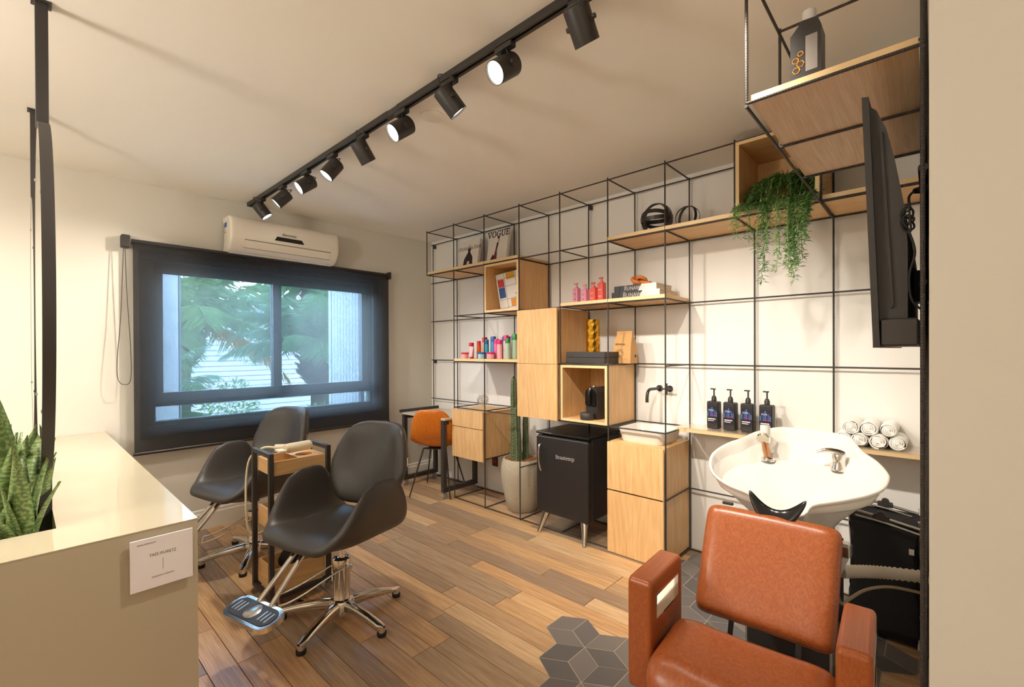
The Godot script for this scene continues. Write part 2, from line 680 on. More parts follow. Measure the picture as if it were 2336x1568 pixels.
func room() -> void:
	var X1 := 5.4
	var Z1 := 5.0
	# floor slab, then every plank as a piece
	var fl := structure("floor", MB.new().span(Vector3(WX - 0.2, -0.12, WZ - 0.2), Vector3(X1 + 0.2, -0.012, Z1 + 0.2)), M.grout, "wood plank floor with a patch of dark rhombus tiles by the wash unit")
	var shapes := {}
	var row := 0
	var z := 0.0035
	var ends := {5: 1.487, 6: 1.494, 7: 1.122, 8: 1.121, 9: 1.878, 10: 2.254, 22: 1.335, 17: 1.94}
	z = 0.53 - 0.106 * 6
	while z < Z1:
		var x := WX - rng.randf() * 1.1
		if ends.has(row):
			x = ends[row] - 1.13 * 2.0
		while x < X1:
			var x0 := maxf(x, WX)
			var x1 := minf(x + 1.13, X1)
			var z0 := maxf(z, WZ)
			if x1 - x0 > 0.03 and z + 0.106 > WZ + 0.01:
				var ln := snappedf(x1 - x0, 0.001)
				var wd := snappedf(z + 0.106 - z0, 0.001)
				var vr := rng.randi() % 4
				var key := [ln, wd, vr]
				if not shapes.has(key):
					var mb := MB.new()
					mb.uo = Vector2(vr * 0.23, vr * 0.37)
					mb.box(Vector3(0, -0.006, 0), Vector3(ln - 0.0025, 0.012, wd - 0.0025), 0.0012, 0)
					shapes[key] = mb.mesh()
				var o := MeshInstance3D.new()
				o.name = "plank"
				o.mesh = shapes[key]
				o.material_override = M.planks[rng.randi() % M.planks.size()]
				fl.add_child(o, true)
				o.position = Vector3((x0 + x1) * 0.5, 0, z0 + wd * 0.5)
			x += 1.13
		row += 1
		z += 0.106
	# rhombus tiles set into the planks
	var s := 0.1285
	var hx := s * 0.866
	var arms := [Vector3(0, 0, -s), Vector3(-hx, 0, s * 0.5), Vector3(hx, 0, s * 0.5)]
	var rh := []
	for k in 3:
		var p: Vector3 = arms[k]
		var r: Vector3 = arms[(k + 1) % 3]
		var mb := MB.new()
		var qd := [Vector3.ZERO, p, p + r, r]
		var c := (p + r) * 0.5
		var top := []
		var low := []
		for v: Vector3 in qd:
			top.append(c + (v - c) * 0.965 + Vector3(0, 0.0022, 0))
			low.append(c + (v - c) * 0.975 + Vector3(0, -0.002, 0))
		var up := [top[0], top[1], top[2], top[3]]
		mb.poly(up)
		for i in 4:
			mb.poly([low[i], low[(i + 1) % 4], top[(i + 1) % 4], top[i]])
		rh.append(mb.mesh())
	var bed := MB.new()
	var first := {-6: 2.42, -5: 2.42, -4: 2.44, -3: 2.66, -2: 2.62, -1: 2.5, 0: 2.30, 1: 2.42, 2: 2.44, 3: 2.3, 4: 2.44, 5: 2.7}
	for k in range(-6, 6):
		var cz := 1.275 + 0.19275 * k
		for m in range(-8, 12):
			var cx := 2.336 + hx * absi(k % 2) + 2.0 * hx * m
			if cx < float(first[k]) or cx > 3.52 or cz < 0.0:
				continue
			var hexa := []
			for i in 6:
				var an := PI / 6 + TAU * i / 6
				hexa.append(Vector3(cx + cos(an) * s * 1.008, 0.0012, cz + sin(an) * s * 1.008))
			bed.poly(hexa)
			for i in 3:
				var o := MeshInstance3D.new()
				o.name = "tile"
				o.mesh = rh[i]
				o.material_override = M.tiles[(rng.randi() % 3)]
				fl.add_child(o, true)
				o.position = Vector3(cx, 0, cz)
	part(fl, "tile_grout", bed, M.grout)
	# walls
	var w := MB.new()
	w.span(Vector3(WX - 0.2, -0.1, WZ - 0.16), Vector3(3.9, CEIL + 0.1, WZ))
	structure("wall_back", w, M.white, "white wall behind the rebar shelving")
	w = MB.new()
	var oy0 := 0.82
	var oy1 := 2.0
	var oz0 := 0.69
	var oz1 := 2.42
	w.span(Vector3(WX - 0.16, -0.1, WZ), Vector3(WX, CEIL + 0.1, oz0))
	w.span(Vector3(WX - 0.16, -0.1, oz1), Vector3(WX, CEIL + 0.1, Z1))
	w.span(Vector3(WX - 0.16, -0.1, oz0), Vector3(WX, oy0, oz1))
	w.span(Vector3(WX - 0.16, oy1, oz0), Vector3(WX, CEIL + 0.1, oz1))
	structure("wall_left", w, M.greige, "greige wall with the window and the air conditioner")
	w = MB.new()
	w.span(Vector3(3.6, -0.1, WZ), Vector3(3.8, CEIL + 0.1, 1.72))
	w.span(Vector3(3.8, -0.1, 1.52), Vector3(X1, CEIL + 0.1, 1.72))
	structure("wall_right", w, M.greige, "beige wall end beside the wash area")
	w = MB.new()
	w.span(Vector3(X1, -0.1, 1.52), Vector3(X1 + 0.15, CEIL + 0.1, Z1 + 0.15))
	w.span(Vector3(WX - 0.16, -0.1, Z1), Vector3(X1, CEIL + 0.1, Z1 + 0.15))
	structure("wall_front", w, M.greige, "plain beige walls behind the camera")
	structure("ceiling", MB.new().span(Vector3(WX - 0.2, CEIL, WZ - 0.16), Vector3(X1 + 0.15, CEIL + 0.1, Z1 + 0.15)), M.ceiling, "flat off-white ceiling")
	# baseboard with a stepped top on the window wall
	var bb := MB.new()
	bb.prism([Vector2(WX, 0.0), Vector2(WX + 0.016, 0.0), Vector2(WX + 0.016, 0.115), Vector2(WX + 0.010, 0.122), Vector2(WX + 0.010, 0.142), Vector2(WX, 0.15)], WZ, 2.70)
	structure("baseboard_left", bb, M.trimwhite, "white stepped baseboard under the window")
	# slim cove where the window wall meets the ceiling
	var cv := MB.new()
	cv.prism([Vector2(WX, CEIL), Vector2(WX + 0.010, CEIL), Vector2(WX + 0.010, CEIL - 0.005), Vector2(WX + 0.003, CEIL - 0.012), Vector2(WX, CEIL - 0.012)], WZ, Z1)
	structure("trim_1", cv, M.greige, "narrow ceiling trim along the window wall")
	# round cover plate on the ceiling
	var cp := MB.new()
	cp.lathe([Vector2(0, -0.006), Vector2(0.055, -0.006), Vector2(0.06, -0.004), Vector2(0.06, 0.0)], 32)
	solid("ceiling_cover_plate", cp, M.ceiling, "round white blank cover plate on the ceiling", "cover plate", Vector3(1.74, CEIL, 1.64))


func outdoors() -> void:
	var g := solid("garden_ground", MB.new().span(Vector3(-16, -0.4, -9), Vector3(WX - 0.75, -0.3, 9)), M.drive, "grey driveway outside the window", "ground")
	g.set_meta("kind", "structure")
	# white house across the drive: wall, horizontal siding boards and a roof edge
	var h := thing("neighbour_house", "white house with horizontal siding seen through the window", "house", Vector3(-9.0, -0.3, -1.5))
	part(h, "wall", MB.new().span(Vector3(-1.0, 0, -5), Vector3(0, 2.6, 5)), M.outer)
	for i in 20:
		part(h, "siding_board", MB.new().box(Vector3(0.02, 0.10 + i * 0.125, 0), Vector3(0.04, 0.105, 9.9), 0.01), M.outer)
	part(h, "roof_edge", MB.new().span(Vector3(-1.2, 2.6, -5.2), Vector3(0.3, 2.75, 5.2)), M.drive)
	# slatted shutters slid aside in front of the opening
	for sd in 2:
		var t := thing("window_shutter", ["white slatted shutter swung open at the counter end of the window", "white slatted shutter swung open at the shelving end of the window"][sd], "shutter", Vector3(WX - 0.18, 0.72, 2.405 if sd == 0 else 0.70), -2.02 if sd == 0 else -1.459, "shutters outside the window")
		var wd := 0.645 if sd == 0 else 0.585
		var n := 9
		for i in n:
			var z0 := 0.05 + (wd - 0.1) * i / n
			part(t, "slat", MB.new().span(Vector3(-0.012, 0.03, z0 + 0.001), Vector3(0.012, 1.38, z0 + (wd - 0.1) / n - 0.002), 0.003), M.shutter)
		part(t, "stile", MB.new().span(Vector3(-0.02, 0, 0), Vector3(0.02, 1.42, 0.05), 0.004), M.shutter if sd == 0 else M.slate)
		part(t, "stile", MB.new().span(Vector3(-0.02, 0, wd - 0.05), Vector3(0.02, 1.42, wd), 0.004), M.slate if sd == 0 else M.shutter)
		part(t, "rail", MB.new().span(Vector3(-0.018, 0, 0.05), Vector3(0.018, 0.03, wd - 0.05)), M.shutter)
		part(t, "rail", MB.new().span(Vector3(-0.018, 1.38, 0.05), Vector3(0.018, 1.42, wd - 0.05)), M.shutter)
	# two palms
	palm(Vector3(-3.1, -0.3, 0.08), 1.75, 24, 1.2, M.palm, "stocky palm with a shaggy bulging trunk outside the window", 3)
	palm(Vector3(-5.0, -0.3, 1.35), 2.2, 24, 1.8, M.palm2, "leafy palm with long arching fronds outside the window", 5)
	palm(Vector3(-3.2, -0.3, 2.3), 0.9, 22, 1.15, M.palm, "low young palm with drooping fronds outside the window", 9)
	palm(Vector3(-5.6, -0.3, -1.15), 3.1, 24, 1.5, M.palm, "tall palm with a slim trunk standing behind the shaggy palm", 12)
	# shrubs
	var spots := [Vector3(-2.4, -0.3, 0.75), Vector3(-2.6, -0.3, 0.3), Vector3(-2.3, -0.3, 1.85), Vector3(-4.8, -0.3, 0.75)]
	var lab := ["round leafy shrub below the window next to the shaggy palm trunk", "round leafy shrub at the foot of the shaggy palm", "leafy shrub below the window under the young palm", "tall leafy shrub farther off beside the driveway"]
	for k in 4:
		var t := thing("garden_shrub", lab[k], "shrub", spots[k], 0.0, "shrubs outside the window")
		var mb := MB.new()
		for i in 700:
			var d := Vector3(rng.randfn(), rng.randfn(), rng.randfn()).normalized()
			var rr := 0.40 * pow(rng.randf(), 0.3)
			var p := Vector3(d.x * rr * 1.1, 0.55 + d.y * rr * 0.9 + (0.3 if k == 3 else 0.0), d.z * rr * 1.1)
			var ld := (d + Vector3(rng.randfn(), rng.randfn(), rng.randfn()) * 0.5).normalized()
			var sdv := ld.cross(Vector3(rng.randfn(), rng.randfn(), rng.randfn()).normalized()).normalized()
			var ln := 0.05 + rng.randf() * 0.03
			mb.poly([p, p + ld * ln * 0.5 + sdv * 0.014, p + ld * ln, p + ld * ln * 0.5 - sdv * 0.014])
		tag(part(t, "foliage", mb, M.palm2), "", "", "", "stuff")
		part(t, "stem", MB.new().tube([Vector3.ZERO, Vector3(0.02, 0.35, 0), Vector3(0, 0.6, 0.02)], 0.02, 6), M.bark)


func palm(base: Vector3, ht: float, nf: int, ln: float, m: Material, label: String, sd: int) -> void:
	rng.seed = 900 + sd
	var t := thing("palm_tree", label, "palm", base, 0.0, "palms outside the window")
	var prof := []
	for i in 15:
		var f := i / 14.0
		prof.append(Vector2((0.085 + 0.14 * smoothstep(0.60, 0.80, f) * (1.0 - smoothstep(0.9, 1.0, f) * 0.5)) * (ht / 1.7), ht * f))
	prof.append(Vector2(0.0, ht))
	part(t, "trunk", MB.new().lathe(prof, 14), M.bark)
	var stubs := MB.new()
	for i in 150:
		var f := 0.64 + 0.36 * rng.randf()
		var an := rng.randf() * TAU
		var r := (0.085 + 0.135 * smoothstep(0.60, 0.80, f)) * (ht / 1.7)
		var p := Vector3(cos(an) * r, ht * f, sin(an) * r)
		var o := Vector3(cos(an), 0.75, sin(an)).normalized() * (0.07 + rng.randf() * 0.05)
		stubs.tube([p, p + o], [0.016, 0.006], 4)
	tag(part(t, "leaf_stubs", stubs, M.bark), "", "", "", "stuff")
	for k in nf:
		var az := TAU * k * 0.381966 + rng.randf() * 0.3
		var lift := lerpf(1.25, 0.12 if sd == 3 else -0.25, float(k) / nf) + rng.randfn() * 0.08
		var out := Vector3(cos(az), 0, sin(az))
		var p := Vector3(0, ht - 0.05, 0) + out * 0.07
		var dir := out * cos(lift) + Vector3.UP * sin(lift)
		var mb := MB.new()
		var path := []
		var n := 14
		for i in n + 1:
			path.append(p)
			p += dir * ln / n
			dir = (dir + Vector3.DOWN * (0.055 + 0.06 * i / n)).normalized()
		mb.tube(path, [0.014, 0.013, 0.012, 0.011, 0.010, 0.009, 0.008, 0.007, 0.006, 0.005, 0.005, 0.004, 0.004, 0.003, 0.002], 4, false, false)
		for i in range(2, n * 5):
			var f := i / (n * 5.0)
			var ix := int(f * n)
			var a0: Vector3 = path[ix]
			var b0: Vector3 = path[mini(ix + 1, n)]
			var q := a0.lerp(b0, f * n - ix)
			var dd := (b0 - a0).normalized() if b0 != a0 else dir
			var side := dd.cross(Vector3.UP).normalized()
			for sgn: float in [-1.0, 1.0]:
				var l := ln * 0.26 * (0.35 + sin(PI * pow(f, 0.7)) * 0.75)
				var ld := (side * sgn * (0.7 + rng.randf() * 0.3) + dd * (0.4 + rng.randf() * 0.3) + Vector3(rng.randfn() * 0.12, -0.1 - rng.randf() * 0.5, rng.randfn() * 0.12)).normalized()
				var wv := ld.cross(side).normalized() * 0.0034
				var mid := q + ld * l * 0.5
				var tip := q + ld * l + Vector3.DOWN * l * 0.22
				mb.poly([q - wv * 0.6, mid - wv, tip, mid + wv])
		part(t, "frond", mb, M.dry if (k == nf - 1 and sd != 3) else m)
	rng.seed = 4711 + sd


func window_and_blind() -> void:
	# sliding window: outer frame, two sashes, fixed pane below the transom
	var w := Node3D.new()
	w.name = "window_1"
	add_child(w)
	tag(w, "dark grey sliding window with two panes above a fixed low pane", "", "", "structure")
	var x0 := WX - 0.10
	var x1 := WX - 0.02
	var f := MB.new()
	f.span(Vector3(x0, 0.82, 0.69), Vector3(x1, 0.847, 2.42), 0.004)
	f.span(Vector3(x0, 1.985, 0.69), Vector3(x1, 2.0, 2.42), 0.004)
	f.span(Vector3(x0, 0.847, 0.69), Vector3(x1, 1.985, 0.711), 0.004)
	f.span(Vector3(x0, 0.847, 2.408), Vector3(x1, 1.985, 2.42), 0.004)
	f.span(Vector3(x0, 0.952, 0.711), Vector3(x1, 0.985, 2.408), 0.004)
	part(w, "window_frame", f, M.slate)
	part(w, "window_trim", MB.new().span(Vector3(WX, 0.74, 0.63), Vector3(WX + 0.012, 0.82, 2.50), 0.004).span(Vector3(WX, 2.0, 0.63), Vector3(WX + 0.012, 2.06, 2.50), 0.004).span(Vector3(WX, 0.82, 0.63), Vector3(WX + 0.012, 2.0, 0.69), 0.004).span(Vector3(WX, 0.82, 2.42), Vector3(WX + 0.012, 2.0, 2.50), 0.004), M.slate)
	for k in 2:
		var za: float = [1.545, 0.711][k]
		var zb: float = [2.408, 1.612][k]
		var xs: float = [WX - 0.045, WX - 0.085][k]
		var sash := MB.new()
		var gl0: float = [1.612, 0.778][k]
		var gl1: float = [2.362, 1.535][k]
		sash.span(Vector3(xs, 0.985, za), Vector3(xs + 0.03, 1.053, zb), 0.004)
		sash.span(Vector3(xs, 1.914, za), Vector3(xs + 0.03, 1.985, zb), 0.004)
		sash.span(Vector3(xs, 1.053, za), Vector3(xs + 0.03, 1.914, gl0), 0.004)
		sash.span(Vector3(xs, 1.053, gl1), Vector3(xs + 0.03, 1.914, zb), 0.004)
		var so := part(w, "sash", sash, M.slate)
		part(so, "pane", MB.new().span(Vector3(xs + 0.013, 1.053, gl0), Vector3(xs + 0.017, 1.914, gl1)), M.glass)
		if k == 0:
			part(so, "latch", MB.new().box(Vector3(xs + 0.04, 1.44, 1.575), Vector3(0.02, 0.11, 0.026), 0.005).tube([Vector3(xs + 0.05, 1.41, 1.575), Vector3(xs + 0.075, 1.43, 1.56), Vector3(xs + 0.07, 1.46, 1.55)], 0.005, 6), M.black)
	part(w, "pane", MB.new().span(Vector3(WX - 0.06, 0.847, 0.711), Vector3(WX - 0.056, 0.952, 2.408)), M.glass)
	# roller blind
	var b := thing("roller_blind", "black see-through roller blind drawn over the window", "blind", Vector3(WX + 0.045, 0, 0))
	part(b, "roller", MB.new().tube([Vector3(0, 2.105, 0.545), Vector3(0, 2.105, 2.545)], 0.019, 14), M.satin)
	part(b, "fabric", MB.new().span(Vector3(0.017, 0.655, 0.552), Vector3(0.0185, 2.105, 2.540)), M.fabric)
	part(b, "bottom_bar", MB.new().tube([Vector3(0.017, 0.645, 0.55), Vector3(0.017, 0.645, 2.545)], 0.012, 10), M.satin)
	part(b, "bracket", MB.new().span(Vector3(-0.045, 2.07, 0.518), Vector3(0.02, 2.14, 0.54), 0.004), M.black)
	var br := part(b, "bracket", MB.new().span(Vector3(-0.045, 2.06, 2.552), Vector3(0.024, 2.145, 2.60), 0.006), M.black)
	var ch := spline([Vector3(0.012, 2.07, 2.588), Vector3(0.014, 1.6, 2.605), Vector3(0.016, 1.3, 2.625), Vector3(0.018, 1.165, 2.622), Vector3(0.018, 1.128, 2.59), Vector3(0.018, 1.165, 2.556), Vector3(0.016, 1.4, 2.556), Vector3(0.012, 1.75, 2.572), Vector3(0.012, 2.07, 2.58)], 8)
	part(b, "pull_chain", MB.new().tube(ch, 0.0022, 5), M.black)
	# split air conditioner above the window
	var ac := thing("air_conditioner", "white wall air conditioner above the window", "air conditioner", Vector3(WX, 2.12, 1.13))
	var pr := [Vector2(0, 0.27), Vector2(0.13, 0.272), Vector2(0.165, 0.262), Vector2(0.186, 0.235), Vector2(0.196, 0.19), Vector2(0.20, 0.13), Vector2(0.195, 0.095), Vector2(0.17, 0.05), Vector2(0.12, 0.01), Vector2(0.08, 0.0), Vector2(0, 0.0)]
	var sm := spline(pr, 3)
	var shell := MB.new()
	var rows := []
	var L := 0.855
	for st in [[0.0, 0.90], [0.004, 0.955], [0.015, 0.99], [0.035, 1.0], [L - 0.035, 1.0], [L - 0.015, 0.99], [L - 0.004, 0.955], [L, 0.90]]:
		var r := PackedVector3Array()
		for p: Vector2 in sm:
			var k: float = st[1]
			r.append(Vector3(p.x * k, 0.135 + (p.y - 0.135) * lerpf(1.0, k, 0.5), st[0]))
		rows.append(r)
	shell.grid(rows, false)
	for e in [0, rows.size() - 1]:
		var cc := shell.a(Vector3(0.07, 0.135, rows[e][0].z), Vector3(0, 0, -1 if e == 0 else 1))
		for i in sm.size() - 1:
			var nn := Vector3(0, 0, -1 if e == 0 else 1)
			shell.t(cc, shell.a(rows[e][i], nn), shell.a(rows[e][i + 1], nn))
	part(ac, "housing", shell, M.ac)
	part(ac, "panel_seam", MB.new().tube([Vector3(0.197, 0.117, 0.05), Vector3(0.197, 0.117, 0.80)], 0.0016, 5), M.inkgrey)
	var flap := MB.new()
	flap.prism([Vector2(0.196, 0.088), Vector2(0.20, 0.085), Vector2(0.165, 0.034), Vector2(0.160, 0.038)], 0.085, 0.755)
	part(ac, "louver_flap", flap, M.ac)
	part(ac, "louver_gap", MB.new().tube([Vector3(0.196, 0.091, 0.08), Vector3(0.196, 0.091, 0.76)], 0.0022, 5).tube([Vector3(0.162, 0.033, 0.08), Vector3(0.162, 0.033, 0.76)], 0.0022, 5), M.inkgrey)
	var dsp := MB.new()
	dsp.poly([Vector3(0.2008, 0.119, 0.31), Vector3(0.2008, 0.119, 0.545), Vector3(0.2008, 0.152, 0.525), Vector3(0.2008, 0.152, 0.33)])
	part(ac, "display", dsp, M.gloss)
	var face := Basis(Vector3.UP, PI / 2)
	text(ac, "maker_lettering", "Electrolux", 0.018, M.ink, Vector3(0.2008, 0.174, 0.43), face)
	part(ac, "drip_tray_edge", MB.new().span(Vector3(0.0, -0.006, 0.02), Vector3(0.085, 0.002, L - 0.02), 0.002), M.outer)
	# energy label on the end cap
	var lb := MB.new().span(Vector3(0.04, 0.08, L + 0.0002), Vector3(0.11, 0.225, L + 0.0012))
	var lo := part(ac, "energy_label", lb, M.paper)
	part(lo, "print_blue", MB.new().span(Vector3(0.043, 0.185, L + 0.001), Vector3(0.107, 0.222, L + 0.0018)), M.blue)
	for i in 4:
		part(lo, "print_bar", MB.new().span(Vector3(0.045, 0.172 - i * 0.01, L + 0.001), Vector3(0.062 + i * 0.006, 0.179 - i * 0.01, L + 0.0018)), [M.green, M.greenpale, M.dry, M.red][i])


func shelving() -> void:
	var f := thing("shelving_frame", "black rebar grid shelving frame covering the white wall", "shelving frame")
	var R := 0.0048
	var B := func(i: int, j: int) -> Vector3: return Vector3(i * PX, LV[j], 0)
	var F := func(i: int, j: int) -> Vector3: return Vector3(i * PX, LV[j], DZ)
	for i in range(-1, 9):
		part(f, "wall_upright", MB.new().tube([Vector3(i * PX, 0, 0), Vector3(i * PX, LV[0] + 0.012, 0)], R, 8), M.rebar)
	var fv := [[0, 0, 1], [1, 0, 6], [2, 0, 6], [3, 0, 6], [4, 0, 4], [5, 0, 6], [6, 0, 6], [7, 0, 1], [8, 0, 1]]
	for v in fv:
		var lo: float = 0.0 if v[2] == 6 else LV[v[2]]
		part(f, "front_upright", MB.new().tube([Vector3(v[0] * PX, lo, DZ), Vector3(v[0] * PX, LV[v[1]] + 0.012, DZ)], R, 8), M.rebar)
	for j in 7:
		var y: float = LV[j]
		part(f, "wall_rail", MB.new().tube([Vector3(-PX - 0.02, y, 0.009), Vector3(3.575, y, 0.009)], R, 8), M.rebar)
	var fr := [[0, 0, 9], [1, 0, 9], [2, 1, 6], [3, 1, 5], [4, 1, 6], [5, 5, 6], [6, 1, 6]]
	for r in fr:
		var x1: float = 3.575 if r[2] == 9 else r[2] * PX
		part(f, "front_rail", MB.new().tube([Vector3(r[1] * PX, LV[r[0]], DZ - 0.009), Vector3(x1, LV[r[0]], DZ - 0.009)], R, 8), M.rebar)
	var cr := {0: [0, 1, 2, 3, 4, 5, 6, 7, 8], 1: [0, 1, 2, 3, 4, 5, 6, 7, 8], 2: [1, 2, 3, 4, 5, 6], 3: [1, 2, 3, 4, 5, 6], 4: [1, 2, 3, 4, 5, 6], 5: [1, 2, 3, 5, 6], 6: [1, 2, 3, 4, 5, 6]}
	for j in cr:
		for i in cr[j]:
			part(f, "cross_bar", MB.new().tube([Vector3(i * PX, LV[j] + 0.001, 0), Vector3(i * PX, LV[j] + 0.001, DZ)], R, 8), M.rebar)
	for q in [[-1, 0], [4, 0], [-1, 3]]:
		part(f, "wall_bracket", MB.new().box(Vector3(q[0] * PX + 0.012, LV[q[1]] - 0.018, -0.012), Vector3(0.02, 0.036, 0.034), 0.002), M.black)
	# the arm of the frame along the right wall
	var zs := [0.39, 0.80, 1.20, 1.60]
	for z in zs:
		part(f, "side_upright", MB.new().tube([Vector3(3.588, 0, z), Vector3(3.588, 2.506, z)], R, 8), M.rebar)
		part(f, "side_upright", MB.new().tube([Vector3(3.2, LV[1], z), Vector3(3.2, LV[0] + 0.01, z)], R, 8), M.rebar) if z > 1.5 or z < 0.5 or z == 1.20 else null
		part(f, "side_cross_bar", MB.new().tube([Vector3(3.2, LV[1], z), Vector3(3.588, LV[1], z)], R, 8), M.rebar)
		part(f, "side_cross_bar", MB.new().tube([Vector3(3.2, LV[0], z), Vector3(3.588, LV[0], z)], R, 8), M.rebar)
	for j in [0, 1]:
		part(f, "side_rail", MB.new().tube([Vector3(3.2, LV[j] - 0.009, 0), Vector3(3.2, LV[j] - 0.009, 1.605)], R, 8), M.rebar)
		part(f, "side_rail", MB.new().tube([Vector3(3.588, LV[j] - 0.009, 0), Vector3(3.588, LV[j] - 0.009, 1.605)], R, 8), M.rebar)
	for j in [2, 3, 4, 5]:
		part(f, "side_rail", MB.new().tube([Vector3(3.582, LV[j], 0), Vector3(3.582, LV[j], 1.06 if j == 5 else 1.2)], R, 8), M.rebar)
	# boards on the rails
	board(0.01, 1.19, 1, "oak shelf board at the top end of the frame carrying two fashion books")
	board(5 * PX - 0.005, 7 * PX - 0.006, 1, "oak shelf board under the ceiling carrying two black ring spheres")
	board(8 * PX + 0.006, 3.57, 1, "oak shelf board under the ceiling behind the television")
	board(4 * PX + 0.006, 6 * PX + 0.0, 2, "oak shelf board carrying pump bottles and a pair of thick books")
	board(1 * PX + 0.004, 3 * PX - 0.006, 3, "oak shelf board crowded with colourful hair products")
	var sb := thing("shelf_board", "oak shelf board above the television with one black bottle", "shelf", Vector3(0, LV[1] + 0.004, 0), 0.0, "oak shelf boards")
	part(sb, "panel", MB.new().span(Vector3(3.21, 0, 0.80), Vector3(3.58, 0.022, 1.588), 0.0, 2), M.oakply)
	part(sb, "edge_band", MB.new().span(Vector3(3.21, 0, 1.588), Vector3(3.58, 0.022, 1.590)), M.oakedge)
	part(sb, "edge_band", MB.new().span(Vector3(3.208, 0, 0.80), Vector3(3.21, 0.022, 1.590)), M.oakedge)
	# glass-topped shelf of the wash corner
	var gs := thing("wash_shelf", "narrow oak shelf with a glass top behind the wash basin", "shelf", Vector3(2.385, 0.823, 0))
	part(gs, "panel", MB.new().span(Vector3(0, 0, WZ + 0.001), Vector3(1.195, 0.022, 0.185), 0.0, 0), M.oak)
	part(gs, "edge_band", MB.new().span(Vector3(0, 0, 0.185), Vector3(1.195, 0.022, 0.187)), M.oakedge)
	var gm := mat(c8(226, 236, 228, 0.12), 0.01)
	gm.transparency = BaseMaterial3D.TRANSPARENCY_ALPHA
	part(gs, "glass_top", MB.new().span(Vector3(-0.005, 0.0222, WZ + 0.001), Vector3(1.2, 0.0282, 0.192)), gm)
	# open cubes
	cube(2, 1, "open oak cube on the frame holding a colour-blocked book", true)
	cube(4, 3, "open oak cube on the frame holding a black coffee machine", true)
	cube(7, 0, "open oak cube under the ceiling holding a trailing plant", true)
	# closed cabinets with doors
	cube(3, 2, "closed oak cube cabinet on the frame beside the gold canister", false)
	cube(3, 3, "closed oak cube cabinet on the frame beside the coffee machine cube", false)
	# drawer cabinet beside the desk
	var dc := thing("drawer_cabinet", "oak drawer cabinet hung in the frame beside the desk", "cabinet", Vector3(PX, LV[5], 0))
	carcass(dc, 0.39, 0.40, 0.0, 0.37, false)
	part(dc, "drawer_front", MB.new().span(Vector3(-0.005, 0.255, 0.386), Vector3(0.398, 0.405, 0.404), 0.0012), M.oak)
	var ub := MB.new()
	ub.uo = Vector2(0.3, 0.4)
	part(dc, "drawer_front", ub.span(Vector3(-0.005, -0.022, 0.386), Vector3(0.398, 0.249, 0.404), 0.0012), M.oak)
	# vanity cabinet under the hand basin
	var vc := thing("vanity_cabinet", "tall oak vanity cabinet with two doors below the hand basin", "cabinet", Vector3(5 * PX, 0.008, 0))
	carcass(vc, 0.39, 0.722, 0.008, 0.37, false)
	part(vc, "door", MB.new().span(Vector3(0.004, 0.414, 0.386), Vector3(0.394, 0.728, 0.404), 0.0012), M.oak)
	ub = MB.new()
	ub.uo = Vector2(0.17, 0.61)
	part(vc, "door", ub.span(Vector3(0.004, -0.004, 0.386), Vector3(0.394, 0.404, 0.404), 0.0012), M.oak)
	part(vc, "door_edge", MB.new().span(Vector3(0.394, 0.0, 0.387), Vector3(0.3955, 0.727, 0.403)), M.oakedge)


func board(x0: float, x1: float, j: int, label: String) -> void:
	var t := thing("shelf_board", label, "shelf", Vector3(0, LV[j] + 0.0062, 0), 0.0, "oak shelf boards")
	var mb := MB.new()
	mb.uo = Vector2(x0 * 0.7, j * 0.31)
	part(t, "panel", mb.span(Vector3(x0, 0, 0.005), Vector3(x1, 0.022, DZ + 0.002), 0.0, 0), M.oak)
	part(t, "edge_band", MB.new().span(Vector3(x0, 0, DZ + 0.002), Vector3(x1, 0.022, DZ + 0.004)), M.oakedge)


func carcass(t: Node3D, w: float, h: float, y0: float, d: float, open: bool) -> void:
	# hollow oak box of real boards; origin at its lower left back edge
	var th := 0.018
	var x0 := 0.006
	var ub := MB.new()
	ub.uo = Vector2(rng.randf(), rng.randf())
	part(t, "side_panel", ub.span(Vector3(x0, y0, 0.004), Vector3(x0 + th, y0 + h, d)), M.oak)
	ub = MB.new()
	ub.uo = Vector2(rng.randf(), rng.randf())
	part(t, "side_panel", ub.span(Vector3(x0 + w - th - 0.002, y0, 0.004), Vector3(x0 + w - 0.002, y0 + h, d)), M.oak)
	part(t, "top_panel", MB.new().span(Vector3(x0 + th, y0 + h - th, 0.004), Vector3(x0 + w - th - 0.002, y0 + h, d), 0.0, 0), M.oak)
	part(t, "bottom_panel", MB.new().span(Vector3(x0 + th, y0, 0.004), Vector3(x0 + w - th - 0.002, y0 + th, d), 0.0, 0), M.oak)
	ub = MB.new()
	ub.uo = Vector2(rng.randf(), rng.randf())
	part(t, "back_panel", ub.span(Vector3(x0 + th, y0 + th, 0.004), Vector3(x0 + w - th - 0.002, y0 + h - th, 0.012)), M.oak)
	if open:
		var e := MB.new()
		e.span(Vector3(x0, y0, d), Vector3(x0 + th, y0 + h, d + 0.0015))
		e.span(Vector3(x0 + w - th - 0.002, y0, d), Vector3(x0 + w - 0.002, y0 + h, d + 0.0015))
		e.span(Vector3(x0 + th, y0, d), Vector3(x0 + w - th - 0.002, y0 + th, d + 0.0015))
		e.span(Vector3(x0 + th, y0 + h - th, d), Vector3(x0 + w - th - 0.002, y0 + h, d + 0.0015))
		part(t, "edge_band", e, M.oakedge)


